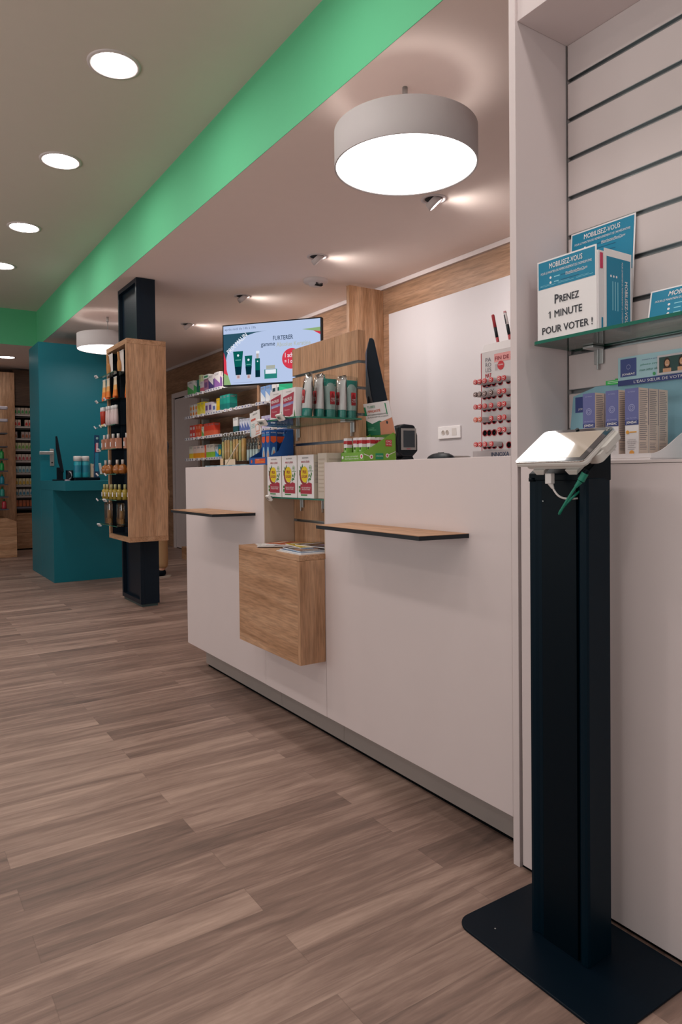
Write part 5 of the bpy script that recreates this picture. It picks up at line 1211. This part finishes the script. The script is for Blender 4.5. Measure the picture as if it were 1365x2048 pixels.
# facing +Y; x is the side
V = [(0,0,.95),(0,.005,1.08),(0,0,1.25),(0,-.005,1.40),(0,0,1.48),(0,.012,1.545),(0,.02,1.60),(0,.01,1.68)]; E_ = [(0,1),(1,2),(2,3),(3,4),(4,5),(5,6),(6,7)]; RD_ = [(.13,.10),(.12,.095),(.14,.10),(.13,.085),.05,(.062,.07),(.075,.092),(.06,.075)]
for s in (-1, 1):
    b = len(V); V += [(s*.095,0,.88),(s*.105,.01,.50),(s*.11,-.01,.10),(s*.115,.03,.045),(s*.12,.14,.03)]; E_ += [(0,b),(b,b+1),(b+1,b+2),(b+2,b+3),(b+3,b+4)]; RD_ += [.085,.056,.038,.038,.028]
    b = len(V); V += [(s*.175,-.005,1.39),(s*.205,.0,1.12),(s*.20,.10,.90),(s*.195,.135,.83)]; E_ += [(3,b),(b,b+1),(b+1,b+2),(b+2,b+3)]; RD_ += [.052,.040,.028,.028]
    h = b+3
    for k, (dx, l) in enumerate(((-.024,.065),(-.008,.075),(.008,.072),(.022,.055))):
        c = len(V); V += [(s*.195+dx*.5,.155,.80),(s*.195+dx,.160,.80-l*.5),(s*.195+dx,.150,.80-l)]; E_ += [(h,c),(c,c+1),(c+1,c+2)]; RD_ += [.012,.009,.008]
    c = len(V); V += [(s*.165,.165,.81),(s*.155,.175,.775)]; E_ += [(h,c),(c,c+1)]; RD_ += [.011,.009]
body = skin('body', V, E_, RD_, SK, t)
tv = [(0,0,.97),(0,0,.90)]; te = [(0,1)]; trd = [(.150,.115),(.145,.11)]
for s in (-1, 1): b = len(tv); tv += [(s*.095,0,.82),(s*.105,.01,.50),(s*.11,-.005,.22),(s*.11,-.005,.085)]; te += [(1,b),(b,b+1),(b+1,b+2),(b+2,b+3)]; trd += [.098,.074,.064,.060]
skin('trousers', tv, te, trd, TAN, t)
jv = [(0,0,1.02),(0,.0,1.22),(0,-.005,1.38),(0,0,1.455)]; je = [(0,1),(1,2),(2,3)]; jr = [(.155,.095),(.155,.095),(.148,.085),(.07,.06)]
for s in (-1, 1): b = len(jv); jv += [(s*.17,-.005,1.375),(s*.205,0.02,1.12),(s*.20,.11,.915)]; je += [(2,b),(b,b+1),(b+1,b+2)]; jr += [.066,.054,.042]
skin('jacket', jv, je, jr, JK, t)
for s in (-1, 1):
    skin('shoe', [(s*.115,-.045,.052),(s*.117,.03,.048),(s*.122,.14,.036),(s*.124,.19,.032)], [(0,1),(1,2),(2,3)], [(.044,.046),(.044,.044),(.044,.032),(.03,.024)], NAVY2, t, 2)
    part('sole', MB().prism(rr(s*.12-.046, s*.12+.046, -.09, .225, .04), 'z', .0, .018, mat('#b5a79c',.6)), t)
hv = [(0,-.03,1.64),(0,-.01,1.70),(0,.03,1.715)]; skin('hair', hv, [(0,1),(1,2)], [(.08,.075),(.084,.07),(.06,.04)], HAIR, t)
m = MB()
for s in (-1, 1): m.lathe([(.0001,-.012),(.009,-.008),(.012,0),(.009,.008),(.0001,.012)], (s*.03,.098,1.625), WT, 14, False); m.lathe([(.0001,-.005),(.005,0),(.0001,.005)], (s*.03,.110,1.625), INK, 10, False)
part('eyes', m, t)
part('nose', MB().prism([(.10,1.625),(.128,1.59),(.10,1.583)], 'x', -.011, .011, SK), t, bev=.004)
part('mouth', MB().prism(rr(-.024,.024,.0,.008,.003), 'y', .095, .108, mat('#a3625a',.5)).shift((0,0,1.555)), t)
for s in (-1, 1): part('ear', MB().lathe([(.0001,-.006),(.022,-.004),(.024,.003),(.0001,.006)], (s*.082,.01,1.62), SK, 16, False, 'x'), t)
